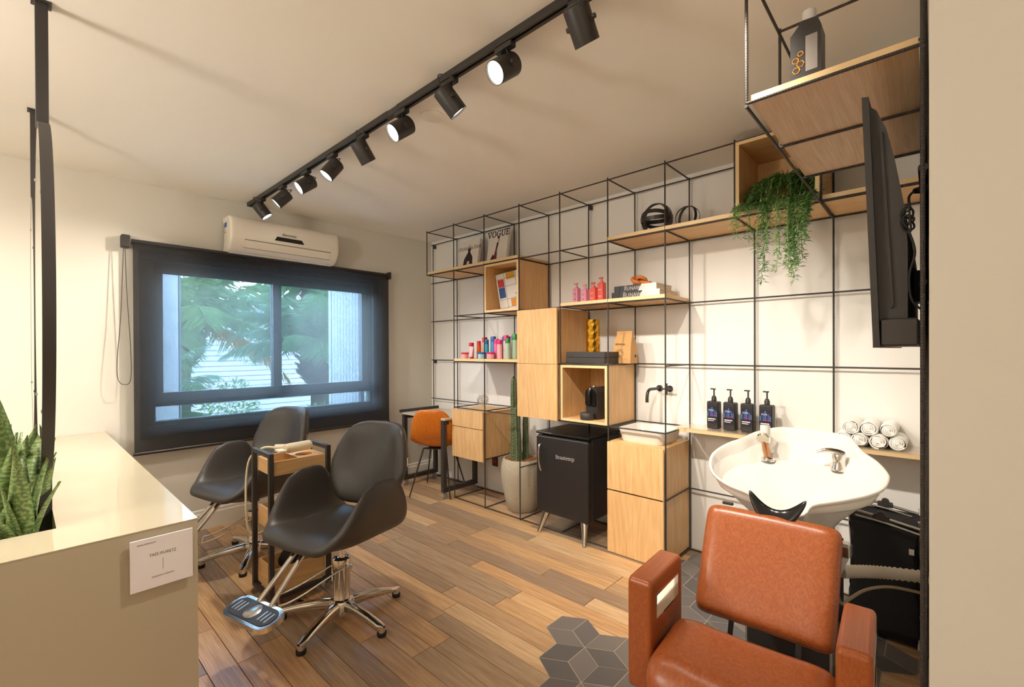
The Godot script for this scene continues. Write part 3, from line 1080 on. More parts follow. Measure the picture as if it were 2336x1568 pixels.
func cube(i: int, j: int, label: String, open: bool) -> void:
	# fills the bay i, i+1 between level j and j+1
	var y := LV[j + 1] + 0.006
	var h: float = LV[j] - LV[j + 1] - 0.013
	var t := thing("oak_cube" if open else "cube_cabinet", label, "cabinet", Vector3(i * PX, y, 0), 0.0, "oak cubes in the frame")
	carcass(t, 0.39, h, 0.0, 0.384 if open else 0.368, open)
	if not open:
		var ub := MB.new()
		ub.uo = Vector2(j * 0.37, j * 0.21)
		part(t, "door", ub.span(Vector3(-0.004, -0.007, 0.388), Vector3(0.388, h + 0.004, 0.406), 0.0012), M.oak)


func counter_side() -> void:
	# double-sided styling counter with a planting slot
	var y := 0.815
	var c := thing("styling_counter", "beige lacquered styling counter with a glossy glass top", "counter", Vector3(0, 0, 0))
	var zn := 2.683
	var zf := 3.45
	var x0 := WX + 0.002
	var x1 := 1.872
	var cx0 := 0.35
	var cx1 := 1.655
	var cz0 := 2.997
	var cz1 := 3.16
	var top := MB.new()
	top.span(Vector3(x0, y - 0.004, zn), Vector3(x1, y, cz0))
	top.span(Vector3(x0, y - 0.004, cz1), Vector3(x1, y, zf))
	top.span(Vector3(x0, y - 0.004, cz0), Vector3(cx0, y, cz1))
	top.span(Vector3(cx1, y - 0.004, cz0), Vector3(x1, y, cz1))
	part(c, "counter_top", top, M.lacquer)
	part(c, "end_panel", MB.new().span(Vector3(x1 - 0.03, 0.0, zn + 0.001), Vector3(x1 - 0.0005, y - 0.0043, zf), 0.001), M.counter_body)
	part(c, "body", MB.new().span(Vector3(x0, 0.55, zn + 0.02), Vector3(x1 - 0.031, y - 0.0043, cz0 - 0.012)).span(Vector3(x0, 0.55, cz1 + 0.012), Vector3(x1 - 0.031, y - 0.0043, zf - 0.02)), M.counter_body)
	var pb := MB.new()
	pb.span(Vector3(cx0, 0.45, cz0 - 0.012), Vector3(cx1, y - 0.0043, cz0))
	pb.span(Vector3(cx0, 0.45, cz1), Vector3(cx1, y - 0.0043, cz1 + 0.012))
	pb.span(Vector3(cx1, 0.45, cz0 - 0.012), Vector3(cx1 + 0.012, y - 0.0043, cz1 + 0.012))
	pb.span(Vector3(cx0 - 0.012, 0.45, cz0 - 0.012), Vector3(cx0, y - 0.0043, cz1 + 0.012))
	pb.span(Vector3(cx0, 0.43, cz0 - 0.012), Vector3(cx1, 0.45, cz1 + 0.012))
	part(c, "planter_box", pb, M.counter_body)
	part(c, "planter_soil", MB.new().span(Vector3(cx0, 0.45, cz0), Vector3(cx1, 0.66, cz1)), M.soil)
	# acrylic name plate on the end panel
	var s := thing("name_plate", "clear acrylic name plate on the end of the counter", "sign", Vector3(x1, 0.0, 0.0))
	var pw := mat(c8(232, 226, 228), 0.25)
	part(s, "plate", MB.new().span(Vector3(0.006, 0.638, 2.700), Vector3(0.011, 0.791, 2.854), 0.001), pw)
	part(s, "standoff", MB.new().tube([Vector3(0, 0.72, 2.777), Vector3(0.006, 0.72, 2.777)], 0.01, 10), M.steel)
	var fb := Basis(Vector3.UP, PI / 2)
	text(s, "lettering", "TAÍS PURETZ", 0.0085, M.inkgrey, Vector3(0.0113, 0.738, 2.776), fb)
	text(s, "lettering", "espaço dedicado por", 0.0034, M.inkgrey, Vector3(0.0113, 0.776, 2.815), fb)
	text(s, "lettering", "arquitetura e interiores", 0.0038, M.inkgrey, Vector3(0.0113, 0.672, 2.776), fb)
	part(s, "divider_line", MB.new().span(Vector3(0.011, 0.690, 2.7756), Vector3(0.0114, 0.722, 2.7764)), M.inkgrey)
	# two hanging mirrors on posts
	for k in 2:
		var mx: float = [1.38, 0.355][k]
		var zc := 3.012
		var t := thing("oval_mirror", ["oval two-sided mirror in a black hoop on the post closer to the counter end", "oval two-sided mirror in a black hoop on the post by the window wall"][k], "mirror", Vector3(mx, 0, zc), 0.0, "mirrors above the counter")
		var cy := 1.535
		var hw := 0.42
		var hh := 0.58
		part(t, "post", MB.new().span(Vector3(-0.016, cy + hh - 0.004, -0.016), Vector3(0.016, CEIL, 0.016), 0.002), M.black)
		part(t, "post", MB.new().span(Vector3(-0.016, 0.66, -0.016), Vector3(0.016, cy - hh + 0.004, 0.016), 0.002), M.black)
		part(t, "ceiling_plate", MB.new().box(Vector3(0, CEIL - 0.003, 0), Vector3(0.05, 0.006, 0.05)), M.black)
		var rows := []
		for i in 65:
			var an := TAU * i / 64
			var o := Vector3(cos(an) * hw, cy + sin(an) * hh, 0)
			var nn := Vector3(cos(an) / hw, sin(an) / hh, 0).normalized()
			rows.append([o, nn])
		var hoop := MB.new()
		for i in 64:
			var a0: Vector3 = rows[i][0]
			var n0: Vector3 = rows[i][1]
			var a1: Vector3 = rows[i + 1][0]
			var n1: Vector3 = rows[i + 1][1]
			var zz := Vector3(0, 0, 0.014)
			var d := 0.006
			hoop.q(hoop.a(a0 + zz, n0), hoop.a(a1 + zz, n1), hoop.a(a1 - zz, n1), hoop.a(a0 - zz, n0))
			hoop.q(hoop.a(a0 - n0 * d + zz, -n0), hoop.a(a1 - n1 * d + zz, -n1), hoop.a(a1 - n1 * d - zz, -n1), hoop.a(a0 - n0 * d - zz, -n0))
			for sg in [-1.0, 1.0]:
				var e := Vector3(0, 0, sg)
				hoop.q(hoop.a(a0 + zz * sg, e), hoop.a(a1 + zz * sg, e), hoop.a(a1 - n1 * d + zz * sg, e), hoop.a(a0 - n0 * d + zz * sg, e))
		part(t, "hoop_frame", hoop, M.black)
		var el := []
		for i in 64:
			var an := TAU * i / 64
			el.append(Vector2(cos(an) * (hw - 0.0055), cy + sin(an) * (hh - 0.0055)))
		part(t, "mirror_glass", MB.new().prism(el, 0.008, 0.0134), M.mirror)
		part(t, "mirror_glass", MB.new().prism(el, -0.0134, -0.008), M.mirror)
		part(t, "backing_board", MB.new().prism(el, -0.0078, 0.0078), M.black)
		for an in [0.5, 2.2, 3.8, 5.6]:
			part(t, "clip", MB.new().box(Vector3(cos(an) * (hw - 0.012), cy + sin(an) * (hh - 0.012), 0.0145), Vector3(0.007, 0.011, 0.004), 0.001), M.chrome)
	# sansevierias in the slot
	var sp := [[1.56, 3.075], [1.46, 3.11], [1.34, 3.08], [1.16, 3.10], [0.95, 3.08]]
	var lb := ["snake plant at the open end of the counter planter", "snake plant with pale mottled leaves second in the planter", "snake plant with a tall leaning leaf in the planter", "snake plant further along the counter planter", "snake plant towards the window wall in the planter"]
	var bim := Image.create(64, 256, false, Image.FORMAT_RGB8)
	var bn := noise(1.0, 41, 3)
	for yy in 256:
		for xx in 64:
			var v := bn.get_noise_2d(xx * 0.05 + 3.0, yy * 0.16)
			bim.set_pixel(xx, yy, c8(136, 154, 94).lerp(c8(78, 106, 56), clampf(0.55 + v * 1.8, 0.0, 1.0)))
	var pale := ImageTexture.create_from_image(bim)
	M.snake = mat(Color.WHITE, 0.4)
	M.snake.albedo_texture = pale
	M.snake.uv1_scale = Vector3(1, 1, 1)
	for k in sp.size():
		var t := thing("snake_plant", lb[k], "plant", Vector3(sp[k][0], 0.66, sp[k][1]), 0.0, "snake plants in the counter")
		rng.seed = 300 + k
		for i in 9:
			var az := TAU * i / 9 + rng.randf()
			var ht := 0.24 + rng.randf() * 0.20 + (0.24 if i == 0 and k == 2 else 0.0)
			var lean := 0.05 + rng.randf() * 0.12
			var bz := Vector3(cos(az) * 0.03, 0, sin(az) * 0.025)
			var tw := az + PI / 2 + rng.randfn() * 0.5
			var rw := []
			for s2 in 11:
				var u := s2 / 10.0
				var wd := 0.029 * (0.55 + 0.9 * sin(PI * minf(0.95, 0.18 + u * 0.82)) * 0.75) * (1.0 - pow(u, 6.0) * 0.97)
				var ctr := bz + Vector3(cos(az) * lean * u * u, ht * u, sin(az) * lean * u * u * 0.6)
				var ww := tw + u * 0.7
				var sd := Vector3(cos(ww), 0, sin(ww))
				var nv := Vector3(-sin(ww), 0, cos(ww))
				rw.append(PackedVector3Array([ctr - sd * wd + nv * wd * 0.35, ctr + nv * 0.004, ctr + sd * wd + nv * wd * 0.35, ctr - nv * 0.004]))
			part(t, "leaf", MB.new().grid(rw, true), M.snake)


func ceiling_lights() -> void:
	var tr := thing("ceiling_track", "long black ceiling track carrying the spotlights", "light track", Vector3(0, CEIL, 1.808))
	var b := MB.new()
	b.span(Vector3(-0.41, -0.03, -0.0175), Vector3(1.62, 0, -0.006), 0.001)
	b.span(Vector3(-0.41, -0.03, 0.006), Vector3(1.62, 0, 0.0175), 0.001)
	b.span(Vector3(-0.41, -0.014, -0.006), Vector3(1.62, 0, 0.006))
	b.span(Vector3(1.70, -0.03, -0.0175), Vector3(3.42, 0, -0.006), 0.001)
	b.span(Vector3(1.70, -0.03, 0.006), Vector3(3.42, 0, 0.0175), 0.001)
	b.span(Vector3(1.70, -0.014, -0.006), Vector3(3.42, 0, 0.006))
	part(tr, "channel", b, M.satin)
	part(tr, "joiner", MB.new().span(Vector3(1.60, -0.032, -0.016), Vector3(1.72, -0.001, 0.016), 0.002), M.black)
	part(tr, "end_cap", MB.new().span(Vector3(-0.425, -0.031, -0.019), Vector3(-0.408, 0, 0.019), 0.002), M.black)
	var D := Vector3(-0.12, -0.62, 0.78)
	var dirs := [Vector3(0.28, -0.80, -0.53), Vector3(-0.25, -0.72, 0.65), Vector3(-0.1, -0.6, 0.79), Vector3(-0.15, -0.80, 0.58), Vector3(0.0, -0.80, -0.60), D, Vector3(0.25, -0.74, -0.63), D, Vector3(0.0, -0.78, -0.62), Vector3(0.06, -0.75, -0.66)]
	var xs := [-0.15, 0.25, 0.64, 1.00, 1.35, 1.72, 2.08, 2.41, 2.755, 3.11]
	var ord := ["first", "second", "third", "fourth", "fifth", "sixth", "seventh", "eighth", "ninth", "tenth"]
	for i in 10:
		var v: Vector3 = dirs[i]
		spot(xs[i], v, "%s black spotlight from the window end of the track, aimed at the %s" % [ord[i], "counter" if v.z > 0.0 else "shelving"])
	# a second short track on the far side of the mirrors
	var t2 := thing("ceiling_track", "short black ceiling track on the far side of the mirrors", "light track", Vector3(0, CEIL, 4.2))
	part(t2, "channel", MB.new().span(Vector3(0.2, -0.03, -0.0175), Vector3(2.2, 0, 0.0175), 0.001), M.satin)
	spot(0.7, Vector3(-0.62, -0.55, -0.35), "lit black track spotlight on the far track aimed at the window wall", 4.2)
	spot(1.6, Vector3(0.0, -0.62, -0.78), "lit black track spotlight on the far track aimed at the counter", 4.2)


func spot(x: float, dir: Vector3, label: String, z := 1.808) -> void:
	var t := thing("track_spotlight", label, "spotlight", Vector3(x, CEIL - 0.03, z), 0.0, "track spotlights")
	dir = dir.normalized()
	part(t, "adapter", MB.new().span(Vector3(-0.045, -0.022, -0.016), Vector3(0.045, 0.0, 0.016), 0.004), M.satin)
	var pv := Vector3(0, -0.085, 0)
	var side := dir.cross(Vector3.UP).normalized()
	var arm := MB.new()
	for s in [-1, 1]:
		arm.bar(Vector3(0, -0.018, 0) + side * s * 0.012, pv + side * s * 0.046, 0.014, 0.003)
		arm.bar(pv + side * s * 0.046 + Vector3(0, 0.004, 0), pv + side * s * 0.046 - Vector3(0, 0.012, 0), 0.014, 0.003)
	part(t, "yoke", arm, M.satin)
	var kn := MB.new()
	for s in [-1, 1]:
		kn.tube([pv + side * s * 0.043, pv + side * s * 0.055], 0.008, 10)
	part(t, "pivot_knob", kn, M.black)
	var hd := Node3D.new()
	var bs := Basis.looking_at(dir, Vector3.UP) * Basis(Vector3.RIGHT, PI / 2)   # local -y points along dir
	var mb := MB.new()
	mb.lathe([Vector2(0, 0.055), Vector2(0.036, 0.055), Vector2(0.042, 0.050), Vector2(0.043, 0.045), Vector2(0.043, -0.062), Vector2(0.0405, -0.062), Vector2(0.0405, -0.050), Vector2(0.0, -0.050)], 28)
	var o := part(t, "head", mb, M.satin)
	o.transform = Transform3D(bs, pv)
	var ln := part(o, "lamp_lens", MB.new().lathe([Vector2(0, -0.053), Vector2(0.0395, -0.053), Vector2(0.0395, -0.050)], 28), M.lens)
	hd.free()
	var cb := spline([Vector3(0.02, -0.02, 0), Vector3(0.035, -0.045, 0) - dir * 0.03 + side * 0.03, pv - dir * 0.085 + side * 0.03 + Vector3(0, 0.015, 0), pv - dir * 0.053], 6)
	part(t, "cable", MB.new().tube(cb, 0.0028, 6), M.black)
	var l := SpotLight3D.new()
	l.name = "light"
	l.light_energy = SPOT_FAR if z > 3.0 else (SPOT_COUNTER if dir.z > 0.0 else (SPOT_WALL if x < 3.0 else 0.7))
	l.light_color = WARM
	l.spot_angle = 44.0
	l.spot_angle_attenuation = 0.9
	l.spot_range = 12.0
	l.spot_attenuation = 2.0
	l.light_size = 0.03
	l.shadow_enabled = true
	t.add_child(l, true)
	l.transform = Transform3D(Basis.looking_at(dir, Vector3.UP), pv + dir * 0.07)

const SPOT_COUNTER := 2.3
const SPOT_WALL := 2.1
const SPOT_FAR := 0.7


func seating() -> void:
	var c1 := styling_chair()
	c1.position = Vector3(1.40, 0, 1.965)
	c1.rotation.y = 0.235
	c1.set_meta("label", "black styling chair beside the oak trolley, away from the window")
	turn_base(c1, 62.0)
	var c2 := copy(c1, Vector3(0.31, 0, 2.02), 0.235, "black styling chair between the window wall and the oak trolley")
	turn_base(c2, 30.0)
	orange_chair()


func turn_base(c: Node3D, deg: float) -> void:
	var b: Node3D = c.get_node("base")
	b.rotation.y = -deg_to_rad(deg) - c.rotation.y + PI / 2


func styling_chair() -> Node3D:
	var t := thing("styling_chair", "", "salon chair", Vector3.ZERO, 0.0, "black styling chairs")
	# bucket seat: dished middle, sides rising into arms that run out toward the front
	var seat := func(u: float, v: float) -> Vector3:
		# cross-section: flat middle that bends up in an arc to the arm rim
		var au := absf(u)
		var run := (1.0 - smoothstep(0.05, 1.1, v)) * lerpf(0.72, 1.0, smoothstep(-1.0, -0.5, v))
		var hgt := 0.265 * (0.06 + 0.94 * run)
		var q := clampf((au - 0.42) / 0.58, 0.0, 1.0)
		var x := 0.19 * minf(1.0, au / 0.42) + 0.085 * sin(q * PI * 0.5)
		var y := hgt * (1.0 - cos(q * PI * 0.5))
		x *= lerpf(1.0, 0.86, smoothstep(0.2, 1.1, v))
		y += 0.462 + 0.018 * smoothstep(0.1, 0.8, v) - 0.022 * smoothstep(0.75, 1.05, v)
		var z := 0.03 + 0.25 * v + 0.03 * smoothstep(0.2, 1.0, v) * (1.0 - au * au)
		return Vector3(signf(u) * x, y, z)
	var sm := MB.new()
	sm.pillow(seat, 0.027, 10.0, 4.0, 14, 80)
	part(t, "seat_shell", sm, M.vinyl)
	# padded under-body that gives the bucket its depth
	var under := func(u: float, v: float) -> Vector3:
		return Vector3(0.22 * u * lerpf(1.0, 0.8, smoothstep(0.2, 1.0, v)), 0.438 + 0.02 * u * u, 0.02 + 0.215 * v)
	part(t, "seat_underside", MB.new().pillow(under, 0.035, 4.0, 4.0, 8, 44), M.vinyl)
	var back := func(u: float, v: float) -> Vector3:
		var w := 0.268 * lerpf(0.70, 1.0, smoothstep(-1.0, -0.1, v)) * lerpf(1.0, 0.80, smoothstep(0.0, 1.0, v))
		var y := 0.735 + 0.215 * v
		var z := -0.235 - 0.075 * (v + 0.3) + 0.095 * u * u + 0.012 * v * v
		return Vector3(-w * u, y, z)
	part(t, "backrest", MB.new().pillow(back, 0.036, 8.0, 4.6, 10, 60), M.vinyl)
	part(t, "backrest_bracket", MB.new().tube(spline([Vector3(0, 0.43, -0.13), Vector3(0, 0.44, -0.24), Vector3(0, 0.56, -0.285), Vector3(0, 0.70, -0.275)], 5), 0.022, 8).box(Vector3(0, 0.435, -0.19), Vector3(0.10, 0.03, 0.10), 0.01), M.satin)
	for s in [-1, 1]:
		part(t, "backrest_clip", MB.new().box(Vector3(s * 0.255, 0.77, -0.205), Vector3(0.006, 0.045, 0.012), 0.002), M.steel)
	part(t, "mount_plate", MB.new().box(Vector3(0, 0.412, 0), Vector3(0.20, 0.02, 0.22), 0.006).tube([Vector3(0, 0.405, 0), Vector3(0, 0.36, 0)], 0.03, 16), M.satin)
	# hydraulic column
	part(t, "piston", MB.new().tube([Vector3(0, 0.40, 0), Vector3(0, 0.27, 0)], 0.016, 16), M.chrome)
	var col := MB.new()
	col.lathe([Vector2(0.0, 0.305), Vector2(0.030, 0.305), Vector2(0.043, 0.300), Vector2(0.045, 0.292), Vector2(0.045, 0.255), Vector2(0.041, 0.250), Vector2(0.041, 0.075), Vector2(0.05, 0.062)], 32)
	part(t, "pump_column", col, M.chrome)
	# pump pedal
	var pd := spline([Vector3(0.045, 0.262, 0.0), Vector3(0.05, 0.245, 0.05), Vector3(0.055, 0.19, 0.17), Vector3(0.058, 0.165, 0.245), Vector3(0.055, 0.160, 0.285)], 5)
	var pe := spline([Vector3(-0.055, 0.160, 0.285), Vector3(-0.058, 0.165, 0.245), Vector3(-0.055, 0.19, 0.17), Vector3(-0.05, 0.245, 0.05), Vector3(-0.045, 0.262, 0.0)], 5)
	var pp := MB.new().tube(pd + pe, 0.0055, 8)
	pp.box(Vector3(0, 0.262, -0.03), Vector3(0.11, 0.02, 0.03), 0.004)
	var po := part(t, "pump_pedal", pp, M.chrome)
	po.rotation.y = -0.55
	# five-star base
	var star := MB.new()
	var feet := []
	for k in 5:
		star.xf = Transform3D(Basis(Vector3.UP, TAU * k / 5), Vector3.ZERO)
		var rows := []
		for i in 13:
			var f := i / 12.0
			var r := lerpf(0.02, 0.305, f)
			var top := lerpf(0.098, 0.052, f * f * 0.9 + f * 0.1)
			var hgt := lerpf(0.062, 0.026, f) * (1.0 if i < 12 else 0.3)
			var wd := lerpf(0.027, 0.019, f) * (1.0 if i < 12 else 0.4)
			if i == 12:
				r += 0.008
			var rw := PackedVector3Array()
			for j in 12:
				var an := TAU * j / 12
				var cx := signf(cos(an)) * pow(absf(cos(an)), 0.7) * wd
				var sy := signf(sin(an)) * pow(absf(sin(an)), 0.8) * hgt * 0.5
				rw.append(Vector3(cx, top - hgt * 0.5 + sy, r))
			rows.append(rw)
		star.grid(rows, true)
		star.tube([Vector3(0, 0.045, 0.295), Vector3(0, 0.016, 0.295)], 0.017, 12)
		var ft := MB.new()
		ft.xf = star.xf
		ft.tube([Vector3(0, 0.017, 0.295), Vector3(0, 0.0, 0.295)], [0.023, 0.021], 14)
		feet.append(ft)
	star.xf = Transform3D()
	star.lathe([Vector2(0.0, 0.103), Vector2(0.052, 0.100), Vector2(0.060, 0.088), Vector2(0.055, 0.03), Vector2(0.0, 0.03)], 28)
	var bo := part(t, "base", star, M.chrome)
	for ft in feet:
		part(bo, "foot_pad", ft, M.rubber)
	# footrest on two bent tubes
	for s in [-1, 1]:
		var tb := spline([Vector3(s * 0.028, 0.425, 0.06), Vector3(s * 0.028, 0.428, 0.18), Vector3(s * 0.028, 0.415, 0.235), Vector3(s * 0.03, 0.38, 0.275), Vector3(s * 0.04, 0.28, 0.385), Vector3(s * 0.045, 0.250, 0.415)], 6)
		part(t, "footrest_tube", MB.new().tube(tb, 0.0115, 12), M.chrome)
	var pl := MB.new()
	var keep := Transform3D(Basis(Vector3.RIGHT, deg_to_rad(-90.0 + 12.0)), Vector3(0, 0.245, 0.455))
	pl.xf = keep
	pl.prism(rounded(0.305, 0.12, 0.05, 6), -0.014, 0.010)
	var plate := part(t, "footrest_plate", pl, M.chrome)
	var ins := MB.new()
	ins.xf = keep
	ins.prism(rounded(0.275, 0.09, 0.04, 6), 0.010, 0.0125)
	part(plate, "footrest_tread", ins, M.satin)
	for s in [-1, 1]:
		for i in 3:
			var sl := MB.new()
			sl.xf = keep
			sl.box(Vector3(s * (0.068 + 0.022 * i), 0.0, 0.0128), Vector3(0.007, 0.05, 0.003), 0.001)
			part(plate, "tread_slot", sl, M.steel)
	var dk := MB.new()
	dk.xf = keep * Transform3D(Basis(Vector3.RIGHT, PI / 2), Vector3(0, 0.0, 0.0122))
	dk.lathe([Vector2(0, 0.003), Vector2(0.036, 0.0025), Vector2(0.039, 0.0)], 28)
	part(plate, "tread_disc", dk, M.steel)
	return t


func orange_chair() -> void:
	# shell chair turned toward the desk; local +z is forward
	var t := thing("desk_chair", "orange leather shell chair with thin black legs at the desk", "chair", Vector3(0.115, 0, 0.345), PI + 0.575)
	var sh := func(u: float, v: float) -> Vector3:
		# v: -1 top of the back .. +1 front of the seat
		var p: Vector2
		if v < 0.0:
			p = Vector2(-0.165 - 0.075 * pow(-v, 1.2) - 0.01 * (1.0 + v), 0.455 + 0.355 * -v)
			p.x += 0.035 * smoothstep(0.5, 0.0, -v)
		else:
			p = Vector2(-0.14 + 0.34 * v, 0.455 + 0.0 * v + 0.03 * v * v - 0.012 * sin(PI * v))
		var bend := smoothstep(-0.35, 0.35, v)
		p.y += 0.03 * exp(-pow(v / 0.25, 2.0))
		var w := lerpf(0.205, 0.225, bend) * lerpf(1.0, 1.08, exp(-pow((v + 0.1) / 0.4, 2.0)))
		w *= lerpf(1.0, 0.86, smoothstep(-0.55, -1.0, v))
		var wrap := u * u
		var z := p.x + 0.06 * wrap * smoothstep(0.25, -0.6, v)
		var y := p.y + 0.07 * wrap * smoothstep(-0.5, 0.4, v) * (1.0 - smoothstep(0.5, 1.0, v) * 0.7)
		return Vector3(u * w, y, z)
	part(t, "shell", MB.new().pillow(sh, 0.026, 8.0, 4.6, 16, 64), M.orange)
	var legs := [[Vector3(0.11, 0.425, 0.11), Vector3(0.20, 0.0, 0.235)], [Vector3(-0.11, 0.425, 0.11), Vector3(-0.20, 0.0, 0.235)], [Vector3(0.11, 0.425, -0.10), Vector3(0.195, 0.0, -0.24)], [Vector3(-0.11, 0.425, -0.10), Vector3(-0.195, 0.0, -0.24)]]
	for l in legs:
		var a0: Vector3 = l[0]
		var b0: Vector3 = l[1]
		part(t, "leg", MB.new().tube([Vector3(a0.x * 0.6, a0.y + 0.004, a0.z * 0.85), a0, a0.lerp(b0, 0.1), b0 + Vector3(0, 0.004, 0)], [0.008, 0.009, 0.009, 0.0055], 10), M.satin)
	part(t, "seat_mount", MB.new().box(Vector3(0, 0.425, 0), Vector3(0.16, 0.012, 0.20), 0.004), M.satin)


func furniture() -> void:
	# desk with two black hoop legs on casters
	var d := thing("manicure_desk", "small desk with a beige top and black hoop legs on casters", "desk", Vector3.ZERO)
	part(d, "desk_top", MB.new().span(Vector3(-0.29, 0.715, 0.03), Vector3(0.385, 0.735, 0.48), 0.003), mat(c8(196, 184, 164), 0.4))
	part(d, "back_bar", MB.new().span(Vector3(-0.30, 0.735, 0.03), Vector3(-0.27, 0.762, 0.505), 0.003), M.black)
	for k in 2:
		var x: float = [-0.27, 0.345][k]
		var lg := MB.new()
		lg.span(Vector3(x - 0.02, 0.06, 0.06), Vector3(x + 0.02, 0.10, 0.48), 0.003)
		lg.span(Vector3(x - 0.02, 0.675, 0.06), Vector3(x + 0.02, 0.715, 0.48), 0.003)
		lg.span(Vector3(x - 0.02, 0.10, 0.06), Vector3(x + 0.02, 0.675, 0.10), 0.003)
		lg.span(Vector3(x - 0.02, 0.10, 0.44), Vector3(x + 0.02, 0.675, 0.48), 0.003)
		var lo := part(d, "hoop_leg", lg, M.black)
		for z in [0.09, 0.45]:
			part(lo, "caster", MB.new().tube([Vector3(x - 0.012, 0.025, z), Vector3(x + 0.012, 0.025, z)], 0.025, 16).box(Vector3(x, 0.05, z), Vector3(0.03, 0.022, 0.02), 0.003), mat(c8(150, 146, 140), 0.2))
	# wall socket below the drawer cabinet
	var so := thing("wall_socket", "black wall socket plate with red outlets below the drawer cabinet", "socket", Vector3(0.515, 0.293, WZ))
	part(so, "plate", MB.new().box(Vector3(0, 0, 0.004), Vector3(0.075, 0.115, 0.008), 0.003), M.satin)
	for i in 2:
		part(so, "outlet", MB.new().box(Vector3(-0.012 + 0.024 * i, -0.008, 0.009), Vector3(0.020, 0.030, 0.004), 0.002), M.red)
	# potted cactus
	var pt := thing("potted_cactus", "tall column cactus in a rough concrete pot inside the frame", "plant", Vector3(1.035, 0, 0.17))
	part(pt, "pot", MB.new().lathe([Vector2(0.0, 0.0), Vector2(0.118, 0.0), Vector2(0.128, 0.012), Vector2(0.152, 0.12), Vector2(0.174, 0.24), Vector2(0.181, 0.32), Vector2(0.177, 0.38), Vector2(0.163, 0.425), Vector2(0.157, 0.435), Vector2(0.146, 0.435), Vector2(0.142, 0.425), Vector2(0.143, 0.40), Vector2(0.0, 0.40)], 40), M.concrete)
	var chips := MB.new()
	rng.seed = 77
	for i in 130:
		var an := rng.randf() * TAU
		var r := 0.134 * sqrt(rng.randf())
		chips.xf = Transform3D(Basis.from_euler(Vector3(rng.randfn() * 0.35, rng.randf() * TAU, rng.randfn() * 0.35)), Vector3(cos(an) * r, 0.408 + rng.randf() * 0.012, sin(an) * r))
		chips.box(Vector3.ZERO, Vector3(0.034, 0.010, 0.020), 0.003)
	tag(part(pt, "bark_chips", chips, M.soil), "reddish bark chips", "", "", "stuff")
	var cc := mat(Color.WHITE, 0.5)
	cc.albedo_texture = mottle_tex(64, 51, c8(104, 118, 84), c8(74, 92, 58), 5.0, 3, 1.4)
	var stems := [[Vector3(-0.055, 0.40, 0.03), Vector3(-0.065, 1.13, 0.03), 0.037], [Vector3(0.01, 0.40, 0.05), Vector3(-0.015, 0.88, 0.05), 0.035], [Vector3(0.0, 0.40, -0.05), Vector3(0.0, 0.82, -0.05), 0.032]]
	for s in stems:
		var rows := []
		var sp := MB.new()
		for i in 25:
			var f := i / 24.0
			var ctr: Vector3 = (s[0] as Vector3).lerp(s[1], f)
			var rr: float = s[2] * (1.0 - 0.28 * f) * (sqrt(maxf(0.0, 1.0 - pow(maxf(0.0, (f - 0.9) / 0.1), 2.0))) if f > 0.9 else 1.0) * (1.0 + 0.05 * sin(f * 19.0))
			var rw := PackedVector3Array()
			for j in 30:
				var an := TAU * j / 30
				var k := 0.66 + 0.34 * absf(cos(an * 2.5))
				rw.append(ctr + Vector3(cos(an), 0, sin(an)) * rr * k)
			rows.append(rw)
			if f < 0.97:
				for j in 5:
					var an := TAU * j / 5
					var p := ctr + Vector3(cos(an), 0, sin(an)) * rr
					for q in 3:
						var dv := Vector3(cos(an + (q - 1) * 0.7), 0.3 * (q - 1), sin(an + (q - 1) * 0.7)).normalized()
						sp.tube([p, p + dv * 0.007], 0.0009, 3)
		var st := part(pt, "cactus_stem", MB.new().grid(rows, true), cc)
		tag(part(st, "spines", sp, M.cream), "", "", "", "stuff")
	# retro minibar
	var fr := thing("mini_fridge", "black retro mini fridge on slanted chrome legs", "fridge", Vector3(1.42, 0.0, 0.0))
	var fm := mat(c8(36, 33, 33), 0.42)
	part(fr, "cabinet", MB.new().span(Vector3(0.0, 0.152, 0.015), Vector3(0.462, 0.735, 0.395), 0.018), fm)
	part(fr, "door", MB.new().span(Vector3(-0.002, 0.150, 0.401), Vector3(0.464, 0.722, 0.452), 0.018), fm)
	part(fr, "worktop", MB.new().span(Vector3(-0.004, 0.728, 0.012), Vector3(0.466, 0.748, 0.448), 0.008), M.gloss)
	part(fr, "door_handle", MB.new().tube(spline([Vector3(0.06, 0.655, 0.455), Vector3(0.06, 0.648, 0.478), Vector3(0.06, 0.60, 0.486), Vector3(0.062, 0.52, 0.482), Vector3(0.066, 0.47, 0.470), Vector3(0.066, 0.462, 0.455)], 5), [0.008, 0.008, 0.008, 0.008, 0.009, 0.009, 0.009, 0.009, 0.009, 0.009, 0.009, 0.009, 0.009, 0.009, 0.008, 0.008, 0.008, 0.008, 0.007, 0.007, 0.007, 0.007, 0.006, 0.006, 0.006, 0.006], 8), M.chrome)
	text(fr, "badge_lettering", "Brastemp", 0.026, mat(c8(214, 210, 206), 0.35, 0.6), Vector3(0.27, 0.582, 0.4535), Basis().rotated(Vector3.BACK, 0.03), serif, 0.003)
	for q in [[0.07, 0.40, -0.03, 0.05], [0.40, 0.40, 0.03, 0.05], [0.07, 0.06, -0.03, -0.03], [0.40, 0.06, 0.03, -0.03]]:
		part(fr, "leg", MB.new().tube([Vector3(q[0], 0.155, q[1]), Vector3(q[0] + q[2] * 1.1, 0.012, q[1] + q[3] * 1.1), Vector3(q[0] + q[2] * 1.2, 0.0, q[1] + q[3] * 1.2)], [0.030, 0.013, 0.012], 14), M.chrome)
	# hand basin and wall tap
	var hb := thing("hand_basin", "rectangular white vessel basin on the oak vanity", "basin", Vector3(2.04, 0.738, 0.02))
	var bas := MB.new()
	var outl := rounded(0.33, 0.30, 0.045, 5)
	var low := rounded(0.29, 0.26, 0.04, 5)
	var rowb := []
